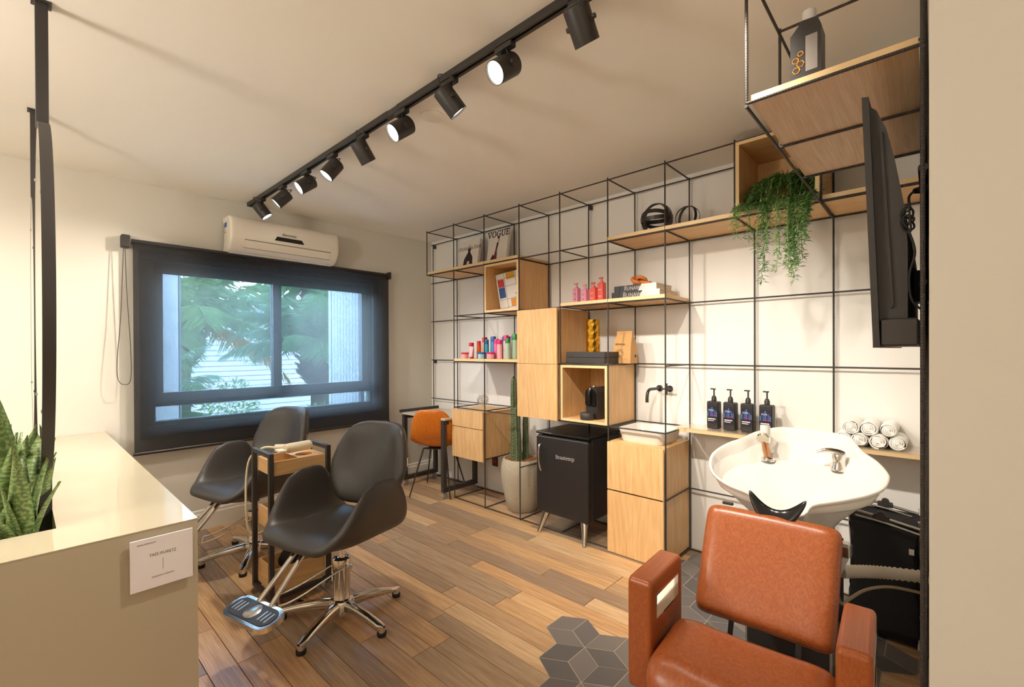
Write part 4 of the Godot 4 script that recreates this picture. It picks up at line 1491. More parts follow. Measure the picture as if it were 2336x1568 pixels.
	for lv in [[low, 0.96, 0.0], [low, 1.0, 0.006], [outl, 1.0, 0.084], [outl, 0.995, 0.089], [outl, 0.965, 0.089], [low, 1.04, 0.080], [low, 0.90, 0.022], [low, 0.82, 0.016], [low, 0.05, 0.013]]:
		var rw := PackedVector3Array()
		for p: Vector2 in lv[0]:
			rw.append(Vector3(0.165 + p.x * lv[1], lv[2], 0.175 + p.y * lv[1]))
		rowb.append(rw)
	bas.grid(rowb, true)
	part(hb, "bowl", bas, M.porcelain)
	part(hb, "drain", MB.new().at(Vector3(0.165, 0.013, 0.175)).lathe([Vector2(0, 0.004), Vector2(0.02, 0.004), Vector2(0.024, 0.0)], 20), M.chrome)
	var tp := thing("wall_tap", "black wall-mounted tap curving over the hand basin", "tap", Vector3(2.205, 1.075, WZ))
	part(tp, "spout", MB.new().tube(spline([Vector3(-0.03, 0.0, 0.0), Vector3(-0.03, 0.0, 0.08), Vector3(-0.03, 0.0, 0.155), Vector3(-0.03, -0.015, 0.185), Vector3(-0.03, -0.045, 0.198), Vector3(-0.03, -0.085, 0.20)], 6), 0.0105, 12), M.satin)
	for x in [-0.03, 0.045]:
		part(tp, "wall_flange", MB.new().tube([Vector3(x, 0, 0), Vector3(x, 0, 0.012)], 0.022, 20), M.satin)
	part(tp, "valve_handle", MB.new().tube([Vector3(0.045, 0, 0.0), Vector3(0.045, 0, 0.06)], 0.013, 12).tube([Vector3(0.045, -0.04, 0.055), Vector3(0.045, 0.04, 0.055)], 0.006, 8).tube([Vector3(0.005, 0, 0.055), Vector3(0.085, 0, 0.055)], 0.006, 8), M.satin)
	# trolley
	var tr := thing("salon_trolley", "black metal trolley with three oak trays between the styling chairs", "trolley", Vector3(0.83, 0, 1.88))
	var W := 0.245
	var DD := 0.305
	for k in 2:
		var z: float = [0.0, DD][k]
		var u := MB.new()
		u.span(Vector3(-0.012, 0.045, z - 0.012), Vector3(0.012, 0.815, z + 0.012), 0.002)
		u.span(Vector3(W - 0.012, 0.045, z - 0.012), Vector3(W + 0.012, 0.815, z + 0.012), 0.002)
		u.span(Vector3(0.012, 0.793, z - 0.012), Vector3(W - 0.012, 0.815, z + 0.012), 0.002)
		u.span(Vector3(0.012, 0.045, z - 0.012), Vector3(W - 0.012, 0.067, z + 0.012), 0.002)
		part(tr, "side_frame", u, M.black)
	for x in [0.0, W]:
		part(tr, "base_rail", MB.new().span(Vector3(x - 0.012, 0.045, 0.013), Vector3(x + 0.012, 0.067, DD - 0.013), 0.002), M.black)
		for z in [0.0, DD]:
			part(tr, "caster", MB.new().tube([Vector3(x - 0.008, 0.02, z), Vector3(x + 0.008, 0.02, z)], 0.02, 14).box(Vector3(x, 0.038, z), Vector3(0.024, 0.014, 0.02), 0.003), M.steel)
	for q in [[0.690, 0.075], [0.395, 0.105], [0.070, 0.125]]:
		var tray := MB.new()
		var y0: float = q[0]
		var hh: float = q[1]
		tray.uo = Vector2(y0, y0 * 1.7)
		tray.span(Vector3(0.0135, y0, 0.0135), Vector3(W - 0.0135, y0 + 0.01, DD - 0.0135), 0.0, 2)
		tray.span(Vector3(0.0135, y0 + 0.01, 0.0135), Vector3(0.0255, y0 + hh, DD - 0.0135), 0.0, 2)
		tray.span(Vector3(W - 0.0255, y0 + 0.01, 0.0135), Vector3(W - 0.0135, y0 + hh, DD - 0.0135), 0.0, 2)
		tray.span(Vector3(0.0255, y0 + 0.01, 0.0135), Vector3(W - 0.0255, y0 + hh, 0.0255), 0.0, 0)
		tray.span(Vector3(0.0255, y0 + 0.01, DD - 0.0255), Vector3(W - 0.0255, y0 + hh, DD - 0.0135), 0.0, 0)
		var to := part(tr, "tray", tray, M.oak)
		if y0 > 0.6:
			# lid with a round hole for the dryer over half of the top tray
			var lid := MB.new()
			var ol := []
			for i in 33:
				var an := PI * 0.5 + TAU * i / 32
				ol.append(Vector2(0.1225 + cos(an) * 0.045, 0.085 + sin(an) * 0.045))
			var c := [Vector2(0.0255, 0.0255), Vector2(W - 0.0255, 0.0255), Vector2(W - 0.0255, 0.15), Vector2(0.0255, 0.15)]
			for i in 32:
				var a1: Vector2 = ol[i]
				var b1: Vector2 = ol[i + 1]
				var pa := edge_hit(Vector2(0.1225, 0.085), a1, c[0], c[2])
				var pb := edge_hit(Vector2(0.1225, 0.085), b1, c[0], c[2])
				lid.poly([Vector3(a1.x, y0 + hh - 0.004, a1.y), Vector3(b1.x, y0 + hh - 0.004, b1.y), Vector3(pb.x, y0 + hh - 0.004, pb.y), Vector3(pa.x, y0 + hh - 0.004, pa.y)], 2)
				lid.poly([Vector3(a1.x, y0 + hh - 0.004, a1.y), Vector3(b1.x, y0 + hh - 0.004, b1.y), Vector3(b1.x, y0 + hh - 0.016, b1.y), Vector3(a1.x, y0 + hh - 0.016, a1.y)], 2)
			part(to, "tray_lid", lid, M.oak)
	# hair dryer lying on the top tray
	var hd := thing("hair_dryer", "cream hair dryer lying across the top trolley tray", "hair dryer", Vector3(0.955, 0.783, 2.03))
	part(hd, "barrel", MB.new().tube([Vector3(0.01, 0.028, -0.095), Vector3(0.012, 0.028, -0.09), Vector3(0.03, 0.028, 0.035)], [0.022, 0.027, 0.027], 20), M.cream)
	part(hd, "nozzle", MB.new().tube([Vector3(0.03, 0.028, 0.035), Vector3(0.033, 0.028, 0.05)], [0.025, 0.021], 16).box(Vector3(0.038, 0.022, 0.075), Vector3(0.07, 0.014, 0.04), 0.004), M.cream)
	part(hd, "handle", MB.new().tube([Vector3(0.02, 0.026, -0.02), Vector3(-0.075, 0.022, 0.06)], 0.018, 14), M.cream)
	part(hd, "power_cord", MB.new().tube(spline([Vector3(-0.075, 0.022, 0.06), Vector3(-0.125, 0.02, 0.11), Vector3(-0.17, -0.04, 0.165), Vector3(-0.185, -0.2, 0.18), Vector3(-0.175, -0.42, 0.175), Vector3(-0.16, -0.47, 0.13), Vector3(-0.06, -0.38, 0.02)], 6), 0.006, 8), M.cream)
	# black pouch in the bottom tray
	var pz := func(u: float, v: float) -> Vector3: return Vector3(0.06 * u, 0.13 * v, 0.015 * sin(u * 2.0) * v)
	var po := solid("tool_pouch", MB.new().pillow(pz, 0.022, 4.0, 6.0, 7, 32), M.cloth, "black fabric pouch standing in the bottom trolley tray", "pouch", Vector3(0.945, 0.215, 2.03), 0.5)
	po.rotation = Vector3(0.0, 0.2, -0.55)
	solid("hand_mirror", MB.new().box(Vector3(0, 0, 0), Vector3(0.09, 0.014, 0.10), 0.006), mat(c8(40, 44, 52), 0.3), "dark flat tool case in the middle trolley tray", "case", Vector3(0.95, 0.505, 2.0), 0.3)
	# floor socket
	var fs := thing("floor_socket", "black square floor socket set in the planks beside the trolley", "socket", Vector3(1.14, 0.0, 2.07), 0.25)
	part(fs, "plate", MB.new().box(Vector3(0, 0.003, 0), Vector3(0.095, 0.006, 0.075), 0.002), M.gloss)
	for s in [-1, 1]:
		part(fs, "outlet_cover", MB.new().at(Vector3(s * 0.022, 0.006, 0)).lathe([Vector2(0, 0.003), Vector2(0.013, 0.003), Vector2(0.016, 0.0)], 20), M.steel)


func edge_hit(c: Vector2, p: Vector2, lo: Vector2, hi: Vector2) -> Vector2:
	var d := (p - c).normalized()
	var t := 1e9
	if d.x > 1e-6: t = minf(t, (hi.x - c.x) / d.x)
	if d.x < -1e-6: t = minf(t, (lo.x - c.x) / d.x)
	if d.y > 1e-6: t = minf(t, (hi.y - c.y) / d.y)
	if d.y < -1e-6: t = minf(t, (lo.y - c.y) / d.y)
	return c + d * t


func wash_area() -> void:
	# shampoo chair; local +z is forward
	var t := thing("shampoo_chair", "tan leather shampoo chair with boxy arms below the wash basin", "salon chair", Vector3(3.18, 0, 1.5), 0.05)
	for s in [-1, 1]:
		var xa: float = -0.244 if s < 0 else 0.236
		var xb: float = -0.326 if s < 0 else 0.312
		var ar := arm_block(xa, xb)
		var ao := part(t, "armrest", ar, M.tan)
		var ln := MB.new()
		ln.span(Vector3(xa - s * 0.001, 0.468, -0.044), Vector3(xb + s * 0.001, 0.4725, 0.154))
		ln.span(Vector3(xa - s * 0.001, 0.5455, -0.044), Vector3(xb + s * 0.001, 0.550, 0.154))
		ln.span(Vector3(xa - s * 0.001, 0.4725, -0.044), Vector3(xb + s * 0.001, 0.5455, -0.0395))
		ln.span(Vector3(xa - s * 0.001, 0.4725, 0.1495), Vector3(xb + s * 0.001, 0.5455, 0.154))
		part(ao, "chrome_liner", ln, M.chrome)
	var seat := func(u: float, v: float) -> Vector3:
		var front := smoothstep(0.55, 1.0, v)
		return Vector3(0.234 * u, 0.375 - 0.06 * front * front + 0.012 * u * u - 0.01 * v, 0.138 + 0.155 * v)
	part(t, "seat_cushion", MB.new().pillow(seat, 0.045, 9.0, 9.0, 10, 56), M.tan)
	part(t, "seat_box", MB.new().span(Vector3(-0.235, 0.24, -0.012), Vector3(0.235, 0.345, 0.272), 0.02), M.tan)
	part(t, "plinth", MB.new().span(Vector3(-0.27, 0.0, -0.10), Vector3(0.27, 0.238, 0.17), 0.006), M.satin)
	var back := func(u: float, v: float) -> Vector3:
		return Vector3(-0.218 * u * lerpf(0.97, 1.0, 0.5 + 0.5 * v), 0.565 + 0.168 * v, -0.228 - 0.098 * v + 0.012 * u * u)
	part(t, "backrest", MB.new().pillow(back, 0.042, 14.0, 13.0, 11, 64), M.tan)
	var seam := []
	for i in 64:
		var an := TAU * i / 64
		var u := signf(cos(an)) * pow(absf(cos(an)), 2.0 / 13.0)
		var v := signf(sin(an)) * pow(absf(sin(an)), 2.0 / 13.0)
		var p: Vector3 = back.call(u * 0.997, v * 0.997)
		seam.append(p)
	part(t, "backrest_piping", MB.new().tube(seam, 0.0022, 5, true), mat(c8(150, 68, 26), 0.4))
	for s in [-1, 1]:
		part(t, "backrest_post", MB.new().bar(Vector3(s * 0.105, 0.25, -0.15), Vector3(s * 0.105, 0.50, -0.25), 0.016, 0.008), M.satin)
	part(t, "backrest_bracket", MB.new().box(Vector3(-0.155, 0.738, -0.345), Vector3(0.04, 0.010, 0.012), 0.002), M.satin)
	# tilting wash basin on its pedestal
	var b := thing("wash_basin", "white ceramic shampoo basin behind the tan leather chair", "wash basin", Vector3.ZERO)
	var ol := [Vector3(2.874, .842, .994), Vector3(2.861, .872, .908), Vector3(2.891, .904, .811), Vector3(2.94, .926, .745), Vector3(2.977, .949, .674), Vector3(3.045, .969, .613), Vector3(3.098, .974, .593), Vector3(3.185, .973, .59), Vector3(3.268, .971, .593), Vector3(3.333, .964, .609), Vector3(3.357, .953, .64), Vector3(3.393, .926, .716), Vector3(3.448, .902, .784), Vector3(3.483, .878, .852), Vector3(3.489, .863, .897), Vector3(3.477, .842, .958), Vector3(3.44, .824, 1.013), Vector3(3.383, .807, 1.065), Vector3(3.337, .796, 1.101), Vector3(3.288, .782, 1.136), Vector3(3.262, .745, 1.146), Vector3(3.185, .722, 1.150), Vector3(3.108, .745, 1.150), Vector3(3.082, .782, 1.144), Vector3(3.029, .792, 1.133), Vector3(2.971, .801, 1.108), Vector3(2.915, .817, 1.064)]
	var rim := spline(ol, 3, true)
	var dr := Vector3(3.19, 0.70, 1.055)
	var bc := Vector3(3.185, 0.58, 0.93)
	var rows := []
	var prof := [[0.02, -9.0], [0.30, -9.0], [0.55, 0.42], [0.80, 0.72], [0.93, 0.90], [0.99, 0.97]]
	for e in prof:
		var r := PackedVector3Array()
		for p: Vector3 in rim:
			var k: float = e[0]
			var y: float = bc.y if e[1] < 0 else lerpf(bc.y, p.y, e[1])
			r.append(Vector3(lerpf(bc.x, p.x, k), y, lerpf(bc.z, p.z, k)))
		rows.append(r)
	for e in [[1.0, 0.0], [0.995, 0.004], [0.975, 0.006], [0.955, 0.001]]:
		var r := PackedVector3Array()
		for p: Vector3 in rim:
			r.append(Vector3(lerpf(dr.x, p.x, e[0]), p.y + e[1], lerpf(dr.z, p.z, e[0])))
		rows.append(r)
	for e in [[0.94, 0.90], [0.915, 0.74], [0.88, 0.60], [0.82, 0.52], [0.70, 0.44], [0.55, 0.33], [0.40, 0.20], [0.25, 0.09], [0.12, 0.02], [0.0, 0.0]]:
		var r := PackedVector3Array()
		for p: Vector3 in rim:
			r.append(Vector3(lerpf(dr.x, p.x, e[0]), lerpf(dr.y, maxf(p.y, dr.y + 0.02), e[1]), lerpf(dr.z, p.z, e[0])))
		rows.append(r)
	part(b, "bowl", MB.new().grid(rows, true), M.porcelain)
	part(b, "drain", MB.new().at(dr + Vector3(0, 0.001, 0)).lathe([Vector2(0, 0.003), Vector2(0.028, 0.003), Vector2(0.034, 0.0)], 24), M.chrome)
	var nr := func(u: float, v: float) -> Vector3: return Vector3(3.183 - 0.094 * u, 0.728 + 0.078 * u * u + 0.030 * v, 1.180 - 0.02 * v + 0.02 * (1.0 - u * u))
	part(b, "neck_rest", MB.new().pillow(nr, 0.009, 5.0, 2.2, 9, 44), M.gloss)
	# spray tap
	var sp := Vector3(3.045, 0.846, 0.725)
	part(b, "spray_base", MB.new().at(sp).lathe([Vector2(0.028, -0.012), Vector2(0.028, 0.0), Vector2(0.024, 0.006), Vector2(0.016, 0.008), Vector2(0.0, 0.008)], 24), M.chrome)
	part(b, "spray_hose", MB.new().tube([sp, sp + Vector3(-0.012, 0.085, 0.01)], 0.0145, 18), mat(c8(196, 142, 104), 0.22, 1.0))
	var hd := MB.new()
	var hx := Transform3D(Basis(Vector3.RIGHT, deg_to_rad(112.0)), sp + Vector3(-0.012, 0.10, 0.0))
	hd.xf = hx
	hd.lathe([Vector2(0.0, -0.012), Vector2(0.016, -0.012), Vector2(0.018, 0.006), Vector2(0.026, 0.012), Vector2(0.029, 0.018), Vector2(0.029, 0.026), Vector2(0.024, 0.029)], 28)
	part(b, "spray_ring", hd, M.chrome)
	var fc := MB.new()
	fc.xf = hx
	fc.lathe([Vector2(0.024, 0.029), Vector2(0.010, 0.0305), Vector2(0.0, 0.0305)], 28)
	part(b, "spray_face", fc, mat(c8(190, 180, 160), 0.3))
	part(b, "spray_cap", MB.new().tube([sp + Vector3(-0.012, 0.100, 0.0), sp + Vector3(-0.014, 0.148, -0.012)], [0.022, 0.021], 20), mat(c8(206, 202, 196), 0.1))
	# mixer lever
	var mp := Vector3(3.312, 0.846, 0.71)
	part(b, "mixer_body", MB.new().at(mp).lathe([Vector2(0.030, -0.012), Vector2(0.030, 0.0), Vector2(0.026, 0.008), Vector2(0.024, 0.03), Vector2(0.027, 0.05), Vector2(0.024, 0.058), Vector2(0.0, 0.062)], 24), M.chrome)
	part(b, "mixer_lever", MB.new().tube(spline([mp + Vector3(0.018, 0.056, 0), mp + Vector3(-0.01, 0.066, 0.005), mp + Vector3(-0.045, 0.068, 0.012), mp + Vector3(-0.078, 0.056, 0.018)], 5), [0.012, 0.014, 0.015, 0.015, 0.014, 0.014, 0.013, 0.013, 0.012, 0.011, 0.010, 0.009, 0.008, 0.007, 0.006, 0.004], 10), M.chrome)
	part(b, "pedestal", MB.new().span(Vector3(3.05, 0.0, 0.80), Vector3(3.34, 0.59, 1.10), 0.01), mat(c8(196, 190, 184), 0.08, 0.9))
	part(b, "tilt_bracket", MB.new().box(Vector3(3.36, 0.60, 0.98), Vector3(0.05, 0.05, 0.06), 0.01).bar(Vector3(3.37, 0.60, 0.98), Vector3(3.30, 0.40, 1.02), 0.03, 0.02), M.steel)
	# corrugated drain hose and water line
	var hp := spline([Vector3(3.33, 0.44, 0.80), Vector3(3.40, 0.435, 0.72), Vector3(3.48, 0.44, 0.68), Vector3(3.59, 0.452, 0.66)], 14)
	var rr := []
	for i in hp.size():
		rr.append(0.026 if i % 2 == 0 else 0.021)
	part(b, "drain_hose", MB.new().tube(hp, rr, 14), mat(c8(216, 206, 190), 0.5))
	part(b, "water_hose", MB.new().tube(spline([Vector3(3.34, 0.33, 0.85), Vector3(3.40, 0.372, 0.76), Vector3(3.48, 0.392, 0.70), Vector3(3.59, 0.385, 0.66)], 8), 0.006, 8), mat(c8(176, 156, 128), 0.4))
	# folding laundry hamper
	var h := thing("laundry_hamper", "black fabric laundry hamper with a metal frame behind the basin", "hamper", Vector3(3.435, 0, 0.25))
	var bag := MB.new()
	var brw := []
	rng.seed = 55
	var nz := noise(9.0, 3, 2)
	for i in 14:
		var f := i / 13.0
		var rw := PackedVector3Array()
		for p: Vector2 in spline(rounded(0.26, 0.23, 0.03, 3), 2, true):
			var k := 0.96 + 0.04 * sin(f * 7.0) + nz.get_noise_3d(p.x * 3.0, f, p.y * 3.0) * 0.10
			rw.append(Vector3(p.x * k, 0.02 + 0.53 * f, p.y * k))
		brw.append(rw)
	var cap := PackedVector3Array()
	for p in brw[13]:
		cap.append(Vector3(p.x * 0.1, 0.50, p.z * 0.1))
	brw.append(cap)
	var cap0 := PackedVector3Array()
	for p in brw[0]:
		cap0.append(Vector3(0, 0.015, 0))
	brw.push_front(cap0)
	bag.grid(brw, true)
	part(h, "bag", bag, M.cloth)
	for z in [0.13, -0.11]:
		part(h, "frame_tube", MB.new().tube(spline([Vector3(-0.135, 0.59, z), Vector3(0.0, 0.572, z), Vector3(0.13, 0.55, z)], 4), 0.007, 8), M.steel)
		part(h, "frame_tube", MB.new().tube(spline([Vector3(-0.10, 0.565, z + 0.012), Vector3(0.0, 0.555, z + 0.012), Vector3(0.13, 0.53, z + 0.012)], 4), 0.006, 8), M.steel)
		part(h, "hinge", MB.new().box(Vector3(-0.005, 0.572, z), Vector3(0.06, 0.024, 0.026), 0.004).tube([Vector3(-0.005, 0.585, z - 0.014), Vector3(-0.005, 0.585, z + 0.014)], 0.016, 14), M.black)
	for x in [-0.125, 0.125]:
		part(h, "leg_tube", MB.new().tube([Vector3(x, 0.008, -0.12), Vector3(x, 0.58, 0.12)], 0.006, 8).tube([Vector3(x, 0.008, 0.12), Vector3(x, 0.58, -0.12)], 0.006, 8), M.steel)
	part(h, "care_tag", MB.new().box(Vector3(0.10, 0.44, 0.123), Vector3(0.018, 0.026, 0.002)), M.paper)
	# rolled towels on the wash shelf
	var tw := [[3.262, 0], [3.33, 0], [3.405, 0], [3.478, 0], [3.295, 1], [3.368, 1], [3.445, 1]]
	var tl := ["rolled white towel at the basin end of the bottom row", "rolled white towel second from the basin in the bottom row", "rolled white towel third from the basin in the bottom row", "rolled white towel against the wall end of the bottom row", "rolled white towel on top of the pile at the basin end", "rolled white towel in the middle of the top row", "rolled white towel on top of the pile at the wall end"]
	for k in tw.size():
		var r := 0.035 + 0.002 * (k % 3)
		var to := thing("rolled_towel", tl[k], "towel", Vector3(tw[k][0], 0.8515 + 0.034 + tw[k][1] * 0.060, 0.085), 0.0, "rolled towels on the wash shelf")
		rng.seed = 100 + k
		var body := []
		for i in 12:
			var f := i / 11.0
			var rw := PackedVector3Array()
			for j in 26:
				var an := TAU * j / 26
				var rk := r * (1.0 + 0.03 * sin(an * 3.0 + k) + 0.02 * sin(f * 9.0 + an)) * (0.90 if i == 0 or i == 11 else 1.0)
				rw.append(Vector3(cos(an) * rk, sin(an) * rk * 0.97, lerpf(-0.10, 0.085, f)))
			body.append(rw)
		var mb := MB.new().grid(body, true)
		part(to, "roll", mb, M.towel)
		var sw := MB.new()
		var prev := []
		for i in 56:
			var an := TAU * i / 16.0 + k
			var rk := lerpf(0.004, r * 0.92, i / 55.0)
			var p := Vector3(cos(an) * rk, sin(an) * rk * 0.97, 0.084 + 0.004 * sin(an * 2.0))
			prev.append(p)
		sw.tube(prev, 0.0034, 6)
		part(to, "rolled_edge", sw, M.towel)
		part(to, "roll_core", MB.new().at(Vector3.ZERO).box(Vector3(0, 0, 0.079), Vector3(r * 1.25, r * 1.25, 0.008), 0.003), M.towel)
	# television on the right wall, seen from its edge
	var tv := thing("television", "black television on the right wall seen edge-on with its cables", "television", Vector3(0, 0, 0))
	part(tv, "bezel", MB.new().prism([Vector2(3.472, 1.993), Vector2(3.486, 1.990), Vector2(3.508, 1.360), Vector2(3.508, 1.352), Vector2(3.494, 1.352), Vector2(3.494, 1.366)], 0.52, 1.60), M.satin)
	part(tv, "back_cover", MB.new().prism([Vector2(3.486, 1.975), Vector2(3.500, 1.960), Vector2(3.520, 1.905), Vector2(3.535, 1.83), Vector2(3.556, 1.69), Vector2(3.560, 1.60), Vector2(3.560, 1.42), Vector2(3.507, 1.40)], 0.54, 1.575), M.black)
	part(tv, "side_rib", MB.new().prism([Vector2(3.506, 1.90), Vector2(3.512, 1.90), Vector2(3.534, 1.46), Vector2(3.528, 1.45)], 1.575, 1.583), M.satin)
	part(tv, "speaker_box", MB.new().span(Vector3(3.507, 1.356, 0.54), Vector3(3.582, 1.425, 1.595), 0.006), M.black)
	part(tv, "screen", MB.new().prism([Vector2(3.4705, 1.98), Vector2(3.4725, 1.98), Vector2(3.4945, 1.375), Vector2(3.4925, 1.375)], 0.54, 1.58), M.gloss)
	part(tv, "wall_mount", MB.new().span(Vector3(3.558, 1.50, 1.0), Vector3(3.600, 1.60, 1.12), 0.004).tube([Vector3(3.588, 1.80, 1.545), Vector3(3.588, 1.80, 0.62)], 0.010, 12).tube([Vector3(3.588, 1.52, 1.5), Vector3(3.588, 1.52, 0.62)], 0.008, 10), M.satin)
	var coil := []
	for i in 80:
		var an := TAU * i / 15.0
		coil.append(Vector3(3.560 + 0.009 * cos(an) + 0.004 * sin(i * 0.7), 1.665 + 0.020 * sin(an) + 0.012 * sin(i * 0.31), 1.585 + 0.012 * sin(i * 0.23)))
	part(tv, "cable_bundle", MB.new().tube(coil, 0.0022, 6), M.rubber)
	part(tv, "power_cable", MB.new().tube(spline([Vector3(3.565, 1.69, 1.58), Vector3(3.562, 1.73, 1.55), Vector3(3.572, 1.755, 1.50), Vector3(3.59, 1.762, 1.48)], 6), 0.003, 7).tube(spline([Vector3(3.562, 1.64, 1.59), Vector3(3.574, 1.585, 1.59), Vector3(3.564, 1.53, 1.59), Vector3(3.568, 1.47, 1.59), Vector3(3.59, 1.44, 1.57)], 6), 0.0025, 7), M.rubber)
	part(tv, "plug", MB.new().tube([Vector3(3.572, 1.756, 1.50), Vector3(3.598, 1.764, 1.47)], [0.007, 0.013], 10), M.rubber)
	# bottle on the high side shelf
	var bo := thing("product_bottle", "large black bottle with orange hexagon print on the shelf above the television", "bottle", Vector3(3.345, LV[1] + 0.0264, 1.545), 0.0)
	var bp := [Vector2(-0.037, 0.0), Vector2(0.037, 0.0), Vector2(0.037, 0.135), Vector2(0.028, 0.162), Vector2(-0.008, 0.165), Vector2(-0.037, 0.130)]
	part(bo, "body", MB.new().prism(bp, -0.03, 0.03), M.satin)
	part(bo, "cap", MB.new().tube([Vector3(0.004, 0.163, 0), Vector3(0.004, 0.180, 0), Vector3(0.004, 0.181, 0), Vector3(0.004, 0.200, 0)], [0.016, 0.016, 0.0175, 0.017], 20), mat(c8(206, 200, 196, 0.75), 0.3))
	part(bo, "text_label", MB.new().span(Vector3(0.0, 0.02, 0.0302), Vector3(0.028, 0.118, 0.0308)), mat(c8(140, 132, 126), 0.7))
	var hexm := mat(c8(240, 150, 30), 0.4)
	var hx2 := MB.new()
	for q in [[-0.022, 0.030, 0.009], [-0.012, 0.046, 0.009], [-0.024, 0.058, 0.008], [-0.012, 0.074, 0.007]]:
		hx2.tube(ring(Vector3(q[0], q[1], 0.0305), q[2], Basis(), 6), 0.0013, 4, true)
	part(bo, "hexagon_print", hx2, hexm)
	# pump bottles on the wash shelf
	var lbl := mat(c8(40, 40, 56), 0.3)
	for k in 4:
		var x: float = [2.592, 2.690, 2.790, 2.892][k]
		var pb := thing("pump_bottle", ["black pump bottle at the vanity end of the wash shelf", "black pump bottle second from the vanity on the wash shelf", "black pump bottle third from the vanity on the wash shelf", "black pump bottle next to the spray tap on the wash shelf"][k], "pump bottle", Vector3(x, 0.8515, 0.10), -0.12, "black pump bottles on the wash shelf")
		part(pb, "body", MB.new().span(Vector3(-0.036, 0, -0.026), Vector3(0.036, 0.172, 0.026), 0.006), M.satin)
		part(pb, "pump_collar", MB.new().at(Vector3(0, 0.172, 0)).lathe([Vector2(0.015, 0.0), Vector2(0.015, 0.022), Vector2(0.011, 0.028), Vector2(0.011, 0.034), Vector2(0.0, 0.034)], 18), M.satin)
		var pm := MB.new().tube([Vector3(0, 0.20, 0), Vector3(0, 0.246, 0)], 0.0045, 10)
		pm.box(Vector3(-0.006, 0.248, 0.0), Vector3(0.034, 0.008, 0.014), 0.003)
		part(pb, "pump_head", pm, M.satin)
		var lo := part(pb, "label", MB.new().span(Vector3(-0.031, 0.035, 0.0261), Vector3(0.031, 0.145, 0.0266)), lbl)
		for i in 7:
			var cxx: float = -0.027 + i * 0.009
			part(lo, "label_streak", MB.new().span(Vector3(cxx - 0.003, 0.078, 0.0266), Vector3(cxx + 0.003, 0.128 - 0.010 * absi(i - 3) + 0.01, 0.0270)), [mat(c8(60, 116, 168), 0.4), mat(c8(40, 60, 110), 0.4), mat(c8(80, 84, 150), 0.4)][i % 3])
		text(lo, "lettering", "truss", 0.011, M.paper, Vector3(-0.006, 0.118, 0.0272), Basis())
		text(lo, "lettering", "blond", 0.010, M.red, Vector3(0.006, 0.085, 0.0273), Basis(), serif)
		part(lo, "label_text_block", MB.new().span(Vector3(-0.026, 0.060, 0.0266), Vector3(0.022, 0.066, 0.0270)).span(Vector3(-0.026, 0.050, 0.0266), Vector3(0.012, 0.054, 0.0270)), M.paper)


func arm_block(xa: float, xb: float) -> MB:
	# upholstered side panel with a rectangular window, softly rounded all round
	var mb := MB.new()
	var x0 := minf(xa, xb)
	var x1 := maxf(xa, xb)
	var cz := 0.055
	var cy := 0.421
	var outer := rounded(0.280, 0.362, 0.018, 5)
	var inner := []
	for p: Vector2 in outer:
		inner.append(Vector2(clampf(p.x, -0.097, 0.097), clampf(p.y, 0.049, 0.127)))
	var loop := func(src: Array, x: float, k: float) -> PackedVector3Array:
		var o := PackedVector3Array()
		for p: Vector2 in src:
			var d := Vector2(p.x - signf(p.x) * k, p.y - signf(p.y) * k)
			o.append(Vector3(x, cy + d.y, cz + d.x))
		return o
	var b := 0.012
	for sd in 2:
		var x := x0 if sd == 0 else x1
		var sg := 1.0 if sd == 0 else -1.0
		mb.grid([loop.call(inner, x, 0.0), loop.call(outer, x, b)], true)
		var rows := []
		for i in 5:
			var an := PI * 0.5 * i / 4
			rows.append(loop.call(outer, x + sg * b * (1.0 - cos(an)), b * (1.0 - sin(an))))
		mb.grid(rows, true)
	mb.grid([loop.call(outer, x0 + b, 0.0), loop.call(outer, x1 - b, 0.0)], true)
	mb.grid([loop.call(inner, x0, 0.0), loop.call(inner, x1, 0.0)], true)
	return mb


